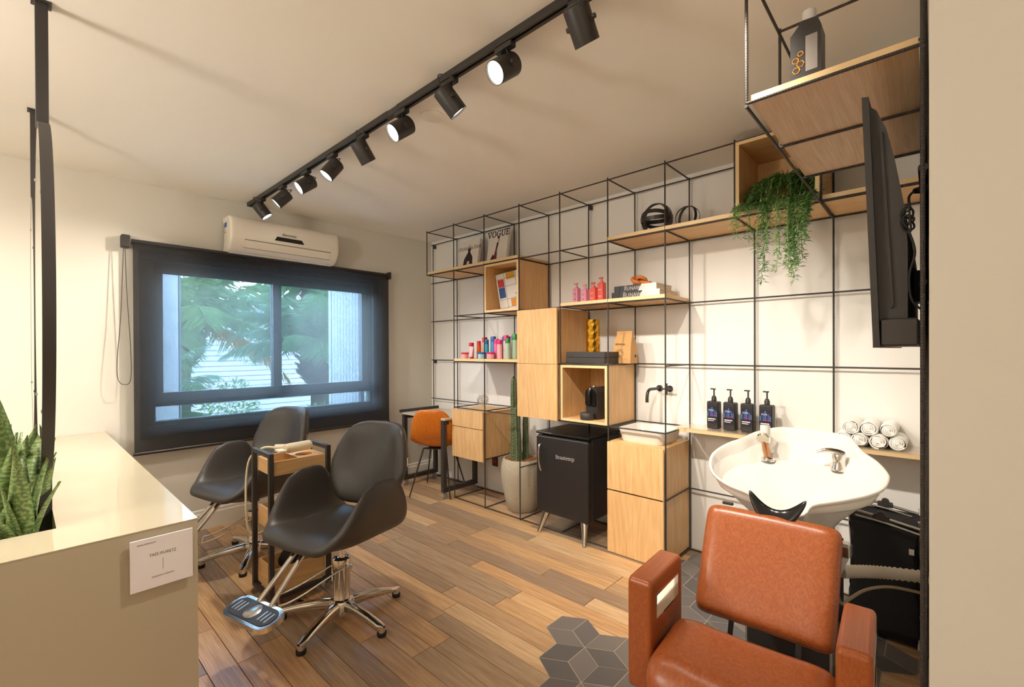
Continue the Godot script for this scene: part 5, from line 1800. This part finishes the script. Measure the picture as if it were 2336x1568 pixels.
func shelf_items() -> void:
	# two picture books leaning on the wall at the top end of the frame
	var y1 := LV[1] + 0.0284
	for k in 2:
		var x: float = [0.315, 0.70][k]
		var t := thing("fashion_book", ["cream fashion book with a full black gown on its cover", "cream fashion book with a slim red gown on its cover"][k], "book", Vector3(x, y1, 0.145), 0.0, "fashion books on the top shelf")
		var w: float = [0.27, 0.245][k]
		var h: float = [0.315, 0.345][k]
		var tilt := Node3D.new()
		tilt.free()
		var bs := Basis(Vector3.RIGHT, -0.16)
		var cv := MB.new()
		cv.xf = Transform3D(bs, Vector3.ZERO)
		cv.span(Vector3(-w / 2, 0, -0.033), Vector3(w / 2, h, 0.0), 0.001)
		part(t, "cover", cv, M.paper)
		var pr := MB.new()
		pr.xf = Transform3D(bs, Vector3.ZERO)
		if k == 0:
			pr.prism([Vector2(-0.123, 0.014), Vector2(-0.067, 0.081), Vector2(-0.062, 0.128), Vector2(-0.017, 0.191), Vector2(-0.020, 0.232), Vector2(0.020, 0.232), Vector2(0.017, 0.191), Vector2(0.056, 0.139), Vector2(0.062, 0.081), Vector2(0.101, 0.014), Vector2(0.034, 0.007), Vector2(0.013, 0.104), Vector2(-0.013, 0.104), Vector2(-0.034, 0.007)], 0.0, 0.0008)
			part(t, "gown_print", pr, mat(c8(52, 40, 42), 0.8))
			var sk := MB.new()
			sk.xf = pr.xf
			sk.prism([Vector2(-0.012, 0.230), Vector2(0.012, 0.230), Vector2(0.008, 0.272), Vector2(-0.008, 0.272)], 0.0, 0.0009)
			sk.prism([Vector2(-0.010, 0.008), Vector2(0.008, 0.008), Vector2(0.010, 0.085), Vector2(-0.010, 0.085)], 0.0, 0.0009)
			part(t, "figure_print", sk, mat(c8(206, 160, 136), 0.8))
			text(t, "lettering", "Christian Dior", 0.036, M.ink, bs * Vector3(0.0, 0.236, 0.0012), bs, serif)
		else:
			pr.prism([Vector2(-0.055, 0.008), Vector2(-0.035, 0.10), Vector2(-0.02, 0.17), Vector2(-0.004, 0.17), Vector2(0.002, 0.10), Vector2(0.005, 0.012)], 0.0, 0.0008)
			part(t, "gown_print", pr, mat(c8(120, 34, 40), 0.8))
			var dk := MB.new()
			dk.xf = pr.xf
			dk.prism([Vector2(-0.022, 0.165), Vector2(-0.002, 0.165), Vector2(0.010, 0.225), Vector2(-0.010, 0.230)], 0.0, 0.0009)
			dk.prism([Vector2(-0.085, 0.060), Vector2(-0.045, 0.055), Vector2(-0.03, 0.10), Vector2(-0.05, 0.12)], 0.0, 0.0009)
			dk.prism(rounded(0.026, 0.022, 0.010, 4).map(func(p: Vector2) -> Vector2: return p + Vector2(0.004, 0.272)), 0.0, 0.0009)
			part(t, "bodice_print", dk, mat(c8(50, 38, 44), 0.8))
			var sk := MB.new()
			sk.xf = pr.xf
			sk.prism([Vector2(-0.008, 0.228), Vector2(0.012, 0.222), Vector2(0.020, 0.245), Vector2(0.010, 0.268), Vector2(-0.002, 0.266)], 0.0, 0.0009)
			part(t, "figure_print", sk, mat(c8(206, 160, 136), 0.8))
			text(t, "lettering", "VOGUE", 0.058, M.ink, bs * Vector3(-0.005, 0.308, 0.0012), bs, bold)
	# colour-blocked book in the open cube, leaning on its side wall
	var y2: float = LV[2] + 0.006 + 0.018
	var mb := thing("colour_block_book", "thick white book with red, blue and orange blocks leaning in the open cube", "book", Vector3(0.890, y2, 0.255), 0.30)
	var lean := Basis(Vector3.BACK, 0.17)
	var bk := MB.new()
	bk.xf = Transform3D(lean, Vector3(0.0, 0.004, 0.0))
	bk.span(Vector3(0.0, 0.0, -0.22), Vector3(0.045, 0.32, 0.0), 0.001)
	var w2 := mat(c8(226, 222, 218), 0.5)
	# front board shown to the room: local box is turned so that its broad face looks out
	bk = MB.new()
	bk.xf = Transform3D(lean, Vector3.ZERO)
	bk.span(Vector3(-0.012, 0.0, -0.045), Vector3(0.205, 0.315, 0.0), 0.001)
	part(mb, "cover", bk, w2)
	var blocks := [[0.0, 0.275, 0.075, 0.31, w2], [0.085, 0.255, 0.165, 0.312, M.dry], [0.0, 0.20, 0.06, 0.265, M.red], [0.0, 0.105, 0.06, 0.195, mat(c8(32, 70, 140), 0.5)], [0.10, 0.02, 0.165, 0.085, mat(c8(220, 140, 30), 0.5)], [-0.01, 0.003, 0.04, 0.012, M.red]]
	for q in blocks:
		var pz := MB.new()
		pz.xf = bk.xf
		pz.span(Vector3(q[0], q[1], 0.0), Vector3(q[2], q[3], 0.0006))
		part(mb, "colour_block", pz, q[4])
	var gl := MB.new()
	gl.xf = bk.xf
	for yy in [0.018, 0.09, 0.20, 0.27]:
		gl.span(Vector3(-0.010, yy - 0.0012, 0.0004), Vector3(0.203, yy + 0.0012, 0.0009))
	for xx in [0.068, 0.172]:
		gl.span(Vector3(xx - 0.0012, 0.002, 0.0004), Vector3(xx + 0.0012, 0.313, 0.0009))
	part(mb, "line_print", gl, M.ink)
	# glass vases beside the book
	for k in 2:
		var v := thing("glass_vase", ["short clear glass vase with a metal rim beside the leaning book", "tall clear glass vase with a metal rim at the back of the open cube"][k], "vase", Vector3([1.115, 1.13][k], y2, [0.29, 0.19][k]), 0.0, "glass vases in the open cube")
		var hh: float = [0.13, 0.19][k]
		part(v, "glass", MB.new().lathe([Vector2(0.0, 0.0), Vector2(0.024, 0.0), Vector2(0.024, hh)], 24), M.clear)
		part(v, "metal_rim", MB.new().at(Vector3(0, hh, 0)).lathe([Vector2(0.0235, 0.0), Vector2(0.028, 0.001), Vector2(0.028, 0.005), Vector2(0.0235, 0.006)], 24), M.satin)
	products()
	# pump bottles in two colours on the level-two shelf
	var y3 := LV[2] + 0.0284
	var ps := [[1.622, 0.125, 0.03, 0], [1.700, 0.108, 0.03, 0], [1.775, 0.115, 0.03, 1], [1.842, 0.145, 0.032, 1]]
	var pn := ["taller lilac pink pump bottle on the shelf", "shorter lilac pink pump bottle on the shelf", "shorter coral red pump bottle on the shelf", "taller coral red pump bottle on the shelf"]
	for k in 4:
		var t := thing("pump_bottle", pn[k], "pump bottle", Vector3(ps[k][0], y3, 0.20), -0.3, "pink and coral pump bottles")
		var m: Material = M.pump_pink if ps[k][3] == 0 else M.pump_coral
		var hh: float = ps[k][1]
		part(t, "body", MB.new().span(Vector3(-0.029, 0, -0.02), Vector3(0.029, hh, 0.02), 0.006), m)
		part(t, "pump", MB.new().tube([Vector3(0, hh, 0), Vector3(0, hh + 0.012, 0), Vector3(0, hh + 0.013, 0), Vector3(0, hh + 0.03, 0)], [0.014, 0.012, 0.006, 0.006], 12).at(Vector3.ZERO).box(Vector3(-0.008, hh + 0.034, 0), Vector3(0.04, 0.010, 0.016), 0.003), m)
		part(t, "label_print", MB.new().span(Vector3(-0.014, hh * 0.62, 0.02), Vector3(0.014, hh * 0.66, 0.0206)).span(Vector3(-0.012, hh * 0.30, 0.02), Vector3(0.012, hh * 0.34, 0.0206)), M.paper if k > 1 else M.inkgrey)
	# two thick books with a knot ornament
	for k in 2:
		var t := thing("thick_book", ["thick black and white art book at the bottom of the pair", "black and white art book stacked on the thicker one"][k], "book", Vector3([2.155, 2.15][k], y3 + k * 0.0485, 0.175), 0.0, "stacked art books")
		var w := 0.345 if k == 0 else 0.305
		var h := 0.048 if k == 0 else 0.042
		var d := 0.25 if k == 0 else 0.235
		part(t, "pages", MB.new().span(Vector3(-w / 2 + 0.004, 0.003, -d / 2), Vector3(w / 2 - 0.004, h - 0.003, d / 2 - 0.004)), M.page)
		part(t, "cover", MB.new().span(Vector3(-w / 2, 0, -d / 2), Vector3(w / 2, 0.003, d / 2)).span(Vector3(-w / 2, h - 0.003, -d / 2), Vector3(w / 2, h, d / 2)), M.paper)
		part(t, "spine_black", MB.new().prism([Vector2(-w / 2, 0.0), Vector2(w * 0.08, 0.0), Vector2(w * 0.16, h), Vector2(-w / 2, h)], d / 2 - 0.003, d / 2 + 0.001), mat(c8(46, 46, 50), 0.4))
		part(t, "spine_white", MB.new().prism([Vector2(w * 0.08, 0.0), Vector2(w / 2, 0.0), Vector2(w / 2, h), Vector2(w * 0.16, h)], d / 2 - 0.003, d / 2 + 0.001), w2)
		text(t, "lettering", "RUNAWAY", h * 0.58, mat(c8(190, 184, 178), 0.5), Vector3(0.0, h * 0.48, d / 2 + 0.0016), Basis(), sans)
		text(t, "lettering", "THE", h * 0.16, mat(c8(196, 190, 184), 0.5), Vector3(-w * 0.22, h * 0.88, d / 2 + 0.0016), Basis())
	var kn := []
	for i in 60:
		var an := TAU * i / 60
		kn.append(Vector3((0.034 + 0.016 * cos(an * 3.0)) * cos(an * 2.0), 0.040 + 0.020 * sin(an * 3.0), (0.034 + 0.016 * cos(an * 3.0)) * sin(an * 2.0)) * 0.95)
	var kt := thing("knot_ornament", "tan wooden knot ornament on top of the stacked books", "ornament", Vector3(2.135, y3 + 0.0905, 0.20))
	part(kt, "knot", MB.new().tube(kn, 0.013, 10, true), mat(c8(196, 116, 58), 0.5))
	part(kt, "rope_end", MB.new().tube([Vector3(0.03, 0.02, 0.02), Vector3(0.10, 0.011, 0.035)], [0.013, 0.011], 10), mat(c8(196, 116, 58), 0.5))
	# black ring spheres on the top shelf
	for k in 2:
		var c: Vector3 = [Vector3(2.262, y1 + 0.105, 0.20), Vector3(2.468, y1 + 0.075, 0.20)][k]
		var r: float = [0.103, 0.073][k]
		var t := thing("ring_sphere", ["larger black ring sphere ornament on the shelf under the ceiling", "smaller black ring sphere ornament on the shelf under the ceiling"][k], "ornament", c, 0.0, "black ring spheres")
		var tilts := [Basis(Vector3(1, 0, 0.15).normalized(), 0.0), Basis(Vector3.RIGHT, PI / 2 + 0.12), Basis(Vector3.RIGHT, PI / 2 - 0.35), Basis(Vector3(0.3, 1, 0).normalized(), 1.2)] if k == 0 else [Basis(Vector3.UP, 0.3), Basis(Vector3(0.5, 0.8, 0.2).normalized(), 1.35)]
		for b in tilts:
			var band := MB.new()
			for i in 48:
				var a0 := TAU * i / 48
				var a1 := TAU * (i + 1) / 48
				var p0: Vector3 = b * Vector3(cos(a0), sin(a0), 0)
				var p1: Vector3 = b * Vector3(cos(a1), sin(a1), 0)
				var zz: Vector3 = b * Vector3(0, 0, r * 0.13)
				for s in [1.0, 0.965]:
					var sg := 1.0 if s == 1.0 else -1.0
					band.q(band.a(p0 * r * s + zz, p0 * sg), band.a(p1 * r * s + zz, p1 * sg), band.a(p1 * r * s - zz, p1 * sg), band.a(p0 * r * s - zz, p0 * sg))
				for s in [-1.0, 1.0]:
					band.q(band.a(p0 * r + zz * s, zz * s), band.a(p1 * r + zz * s, zz * s), band.a(p1 * r * 0.965 + zz * s, zz * s), band.a(p0 * r * 0.965 + zz * s, zz * s))
			part(t, "ring", band, M.satin)
	# gold canister on a black box, paper coffee bag
	var y4 := LV[3] + 0.006
	var bx := thing("storage_box", "flat black storage box under the gold canister", "box", Vector3(1.80, y4, 0.265))
	part(bx, "base", MB.new().span(Vector3(-0.158, 0, -0.095), Vector3(0.158, 0.042, 0.095), 0.002), M.black)
	part(bx, "lid", MB.new().span(Vector3(-0.16, 0.043, -0.097), Vector3(0.16, 0.082, 0.097), 0.002), M.black)
	var gc := thing("gold_canister", "faceted gold canister standing on the black box", "canister", Vector3(1.778, y4 + 0.082, 0.22))
	for half in 2:
		var g := MB.new()
		var y0: float = 0.0 if half == 0 else 0.118
		var n := 12
		var rr := 0.052
		var lv := [y0, y0 + 0.029, y0 + 0.058, y0 + 0.087, y0 + 0.115]
		for i in 4:
			for j in n:
				var off := 0.5 if i % 2 else 0.0
				var a0 := TAU * (j + off) / n
				var a1 := TAU * (j + 1 + off) / n
				var am := TAU * (j + 0.5 + off) / n
				var yb: float = lv[i]
				var yt: float = lv[i + 1]
				var kb := 1.0 if i % 2 == 0 else 0.965
				var kt2 := 0.965 if i % 2 == 0 else 1.0
				var P := func(an: float, yy: float, k: float) -> Vector3: return Vector3(cos(an) * rr * k, yy, sin(an) * rr * k)
				g.poly([P.call(a0, yb, kb), P.call(am, yt, kt2), P.call(a1, yb, kb)])
				g.poly([P.call(a1, yb, kb), P.call(am, yt, kt2), P.call(am + TAU / n, yt, kt2)])
		g.at(Vector3(0, lv[4], 0)).lathe([Vector2(0.052, -0.002), Vector2(0.052, 0.001), Vector2(0.0, 0.001)], 24)
		part(gc, ["body", "lid"][half], g, M.gold)
	var pbg := thing("coffee_bag", "brown paper coffee bag with a rolled top beside the gold canister", "paper bag", Vector3(1.985, y4, 0.125), -0.15)
	var bagm := MB.new()
	var brw := []
	for e in [[0.0, 1.0, 1.0], [0.10, 1.02, 0.92], [0.165, 0.95, 0.55], [0.19, 0.88, 0.24], [0.205, 0.86, 0.14], [0.222, 0.84, 0.16]]:
		var rw := PackedVector3Array()
		for p: Vector2 in rounded(0.155, 0.09, 0.006, 2):
			rw.append(Vector3(p.x * e[1], e[0], p.y * e[2]))
		brw.append(rw)
	bagm.grid(brw, true)
	part(pbg, "bag", bagm, M.kraft)
	part(pbg, "rolled_top", MB.new().tube([Vector3(-0.066, 0.222, 0.0), Vector3(0.066, 0.222, 0.0)], 0.008, 8), M.kraft)
	var fb := Basis(Vector3.RIGHT, -0.12)
	text(pbg, "lettering", "NESPRESSO", 0.012, M.ink, Vector3(-0.012, 0.135, 0.037), fb)
	part(pbg, "round_print", MB.new().tube(ring(Vector3(-0.012, 0.072, 0.0448), 0.030, Basis(), 28), 0.0008, 4, true).tube(ring(Vector3(-0.012, 0.072, 0.0448), 0.019, Basis(), 22, TAU * 0.8), 0.0012, 4), M.ink)
	part(pbg, "square_print", MB.new().span(Vector3(0.082, 0.045, -0.02), Vector3(0.0824, 0.06, -0.006)), M.ink)
	# capsule coffee machine in its cube
	var y5: float = LV[4] + 0.006 + 0.018
	var cm := thing("coffee_machine", "black capsule coffee machine in the open oak cube", "coffee machine", Vector3(1.83, y5, 0.20), -0.15)
	var body := []
	for i in 13:
		var an := PI * i / 12
		body.append(Vector2(cos(an) * 0.053, 0.175 + sin(an) * 0.053))
	body.append(Vector2(-0.053, 0.0))
	body.push_front(Vector2(0.053, 0.0))
	part(cm, "housing", MB.new().prism(body, -0.16, 0.10), M.satin)
	var fr := []
	for i in 13:
		var an := PI * i / 12
		fr.append(Vector2(cos(an) * 0.046, 0.175 + sin(an) * 0.046))
	fr.append(Vector2(-0.046, 0.10))
	fr.push_front(Vector2(0.046, 0.10))
	part(cm, "brew_head", MB.new().prism(fr, 0.10, 0.115), M.gloss)
	for i in 9:
		part(cm, "front_rib", MB.new().tube([Vector3(-0.044, 0.095 - i * 0.0085, 0.101), Vector3(0.044, 0.095 - i * 0.0085, 0.101)], 0.0026, 6), M.satin)
	part(cm, "lever", MB.new().tube(spline([Vector3(0, 0.215, 0.112), Vector3(0, 0.18, 0.126), Vector3(0, 0.13, 0.124), Vector3(0, 0.115, 0.118)], 4), 0.014, 10), M.gloss)
	part(cm, "cup_stand", MB.new().at(Vector3(-0.005, 0, 0.14)).lathe([Vector2(0.0, 0.0), Vector2(0.048, 0.0), Vector2(0.050, 0.004), Vector2(0.050, 0.045), Vector2(0.046, 0.049), Vector2(0.0, 0.049)], 28), M.black)
	part(cm, "button", MB.new().at(Vector3(-0.02, 0.226, 0.05)).lathe([Vector2(0.0, 0.012), Vector2(0.012, 0.010), Vector2(0.014, 0.0)], 16), M.chrome)
	# chrome wire ball on the drawer cabinet
	var wb := thing("wire_ball", "tangled chrome wire ball on the drawer cabinet", "ornament", Vector3(0.60, LV[4] + 0.066, 0.21))
	var wm := MB.new()
	rng.seed = 66
	for i in 14:
		var ax := Vector3(rng.randfn(), rng.randfn(), rng.randfn()).normalized()
		wm.tube(ring(ax * rng.randf() * 0.015, 0.052 - rng.randf() * 0.010, Basis(ax, rng.randf() * TAU) * Basis.from_euler(Vector3(rng.randf() * TAU, rng.randf() * TAU, 0)), 26), 0.0014, 4, true)
	part(wb, "wires", wm, M.chrome)
	trailing_plant()


func products() -> void:
	var y := LV[3] + 0.0284
	# [x, z, kind, body material, cap material, height, radius, label]
	var P := [
		[0.475, 0.315, "jar", M.pinkpale, M.red, 0.045, 0.027, "pale pink jar with a red lid at the window end of the product row"],
		[0.535, 0.29, "bottle", M.pinkpale, M.red, 0.118, 0.020, "short pale pink bottle with a red cap behind the squeeze tube"],
		[0.572, 0.325, "tube", M.pinkpale, M.red, 0.085, 0.018, "pale pink squeeze tube standing on its red cap"],
		[0.592, 0.25, "bottle", M.amber, M.red, 0.130, 0.017, "amber oil bottle with a red cap"],
		[0.652, 0.235, "bottle", M.rose, M.red, 0.156, 0.022, "tall dusky rose bottle with a red cap"],
		[0.685, 0.16, "bottle", M.rose, M.red, 0.158, 0.022, "tall rose bottle with a red cap at the back of the row"],
		[0.702, 0.32, "jar", M.skyb, M.blue, 0.047, 0.029, "pale blue jar with a blue lid"],
		[0.712, 0.27, "bottle", M.teal, M.blue, 0.138, 0.018, "turquoise bottle with a blue cap behind the blue jar"],
		[0.762, 0.235, "bottle", M.bluepale, M.blue, 0.160, 0.021, "tall blue-grey bottle with a blue cap"],
		[0.805, 0.14, "bottle", M.bluepale, M.blue, 0.160, 0.020, "tall blue bottle at the back of the row beside the pink ones"],
		[0.842, 0.13, "bottle", M.skyb, M.blue, 0.160, 0.020, "tall pale blue bottle at the very back of the row"],
		[0.812, 0.32, "jar", M.pinkpale, M.pinkhot, 0.047, 0.029, "pale pink jar with a magenta lid"],
		[0.820, 0.255, "bottle", mat(c8(226, 110, 170), 0.2), M.pinkhot, 0.140, 0.019, "two-tone pink serum bottle with a magenta cap"],
		[0.872, 0.27, "bottle", M.pinkpale, M.pinkhot, 0.134, 0.019, "short pale pink bottle with a magenta cap"],
		[0.915, 0.235, "bottle", M.pinkpale, M.pinkhot, 0.166, 0.021, "tall pale pink bottle with a magenta cap"],
		[0.960, 0.18, "bottle", M.pinkpale, M.pinkhot, 0.164, 0.021, "tall pale pink bottle with a magenta cap behind the green ones"],
		[0.968, 0.27, "bottle", M.greenpale, M.green, 0.142, 0.019, "pale green bottle with a green cap at the cabinet end"],
		[1.005, 0.22, "bottle", M.greenpale, M.green, 0.172, 0.021, "tall pale green bottle with a green cap against the cabinet"],
	]
	for q in P:
		var kind: String = q[2]
		var called: String = {"jar": "hair_mask_jar", "tube": "squeeze_tube", "bottle": "hair_product_bottle"}[kind]
		var t := thing(called, q[7], {"jar": "jar", "tube": "tube", "bottle": "bottle"}[kind], Vector3(q[0], y, q[1]), 0.0, "hair products on the shelf")
		var h: float = q[5] * 1.22
		var r: float = q[6] * 1.2
		if kind == "jar":
			part(t, "body", MB.new().lathe([Vector2(0, 0), Vector2(r * 0.9, 0), Vector2(r * 0.95, 0.003), Vector2(r, h * 0.72), Vector2(0, h * 0.72)], 22), q[3])
			part(t, "lid", MB.new().lathe([Vector2(r * 1.06, h * 0.72), Vector2(r * 1.06, h * 0.98), Vector2(r, h), Vector2(0, h)], 22), q[4])
		elif kind == "tube":
			part(t, "cap", MB.new().lathe([Vector2(0, 0), Vector2(0.016, 0), Vector2(0.017, 0.016), Vector2(0, 0.017)], 18), q[4])
			var rows := []
			for i in 6:
				var f := i / 5.0
				var rw := PackedVector3Array()
				for j in 18:
					var an := TAU * j / 18
					rw.append(Vector3(cos(an) * lerpf(0.017, 0.027, f), 0.017 + h * 0.85 * f, sin(an) * lerpf(0.017, 0.0015, f)))
				rows.append(rw)
			part(t, "body", MB.new().grid(rows, true), q[3])
		else:
			var s := h * 0.76
			part(t, "body", MB.new().lathe([Vector2(0, 0), Vector2(r * 0.94, 0), Vector2(r, 0.004), Vector2(r, s), Vector2(r * 0.9, s + 0.001), Vector2(0, s + 0.001)], 20), q[3])
			part(t, "cap", MB.new().lathe([Vector2(r * 0.93, s + 0.001), Vector2(r * 0.93, h - 0.003), Vector2(r * 0.86, h), Vector2(0, h)], 20), q[4])
		part(t, "label_print", MB.new().at(Vector3(0, h * 0.38, 0), -0.75).box(Vector3(0, 0, r * 0.985), Vector3(r * 0.7, h * 0.03, 0.003)).box(Vector3(0, h * 0.08, r * 0.985), Vector3(r * 0.5, h * 0.02, 0.003)), M.inkgrey)


func trailing_plant() -> void:
	var base := Vector3(3.015, LV[1] + 0.025, 0.235)
	var t := thing("trailing_plant", "green trailing plant spilling from an orange pot in the oak cube", "plant", base)
	part(t, "pot", MB.new().lathe([Vector2(0, 0), Vector2(0.06, 0), Vector2(0.085, 0.05), Vector2(0.092, 0.12), Vector2(0.086, 0.155), Vector2(0.078, 0.155), Vector2(0.08, 0.13), Vector2(0, 0.125)], 28), mat(c8(206, 120, 30), 0.4))
	rng.seed = 21
	var lm := [M.leaf, mat(c8(128, 160, 92), 0.5), mat(c8(92, 128, 68), 0.5)]
	for m in lm:
		m.backlight_enabled = true
		m.backlight = c8(60, 110, 40)
	for k in 84:
		var az := rng.randf() * TAU
		var out := Vector3(cos(az), 0, sin(az))
		var p := Vector3(0, 0.15, 0) + out * 0.05 * rng.randf()
		var front := k % 3 != 0
		var long := (0.20 + rng.randf() * 0.46) if front else 0.10 + rng.randf() * 0.16
		var dir := (out * 0.9 + Vector3(0, 0.55, 0) + Vector3(0, 0, 0.75 if front else 0.1)).normalized()
		var mb := MB.new()
		var path := []
		var n := int(long / 0.012) + 8
		for i in n:
			path.append(p)
			p += dir * 0.012
			dir = (dir + Vector3(rng.randfn() * 0.06, -0.13, rng.randfn() * 0.06)).normalized()
			if dir.y < -0.96:
				dir.y = -0.96
			# keep clear of the cube and of the shelf edge in front of it
			p.x = clampf(p.x, -0.175, 0.155)
			p.z = maxf(p.z, -0.16)
			p.y = minf(p.y, 0.33)
			if p.y < 0.012 and p.z < 0.20:
				p.y = 0.012
				p.z += 0.006
				dir = (dir + Vector3(0, 0.1, 0.5)).normalized()
		mb.tube(path, 0.0013, 4, false, false)
		for i in path.size():
			var q: Vector3 = path[i]
			for s in 3:
				var ld := Vector3(rng.randfn(), rng.randfn() * 0.6 - 0.15, rng.randfn()).normalized()
				var l := 0.022 + rng.randf() * 0.018
				var wv := ld.cross(Vector3(0.3, 1, 0.2).normalized()).normalized() * 0.0030
				var mid := q + ld * l * 0.55
				var tip := q + ld * l + Vector3(0, -0.006, 0)
				mb.poly([q - wv * 0.5, mid - wv, tip, mid + wv])
		part(t, "strand", mb, lm[k % 3])
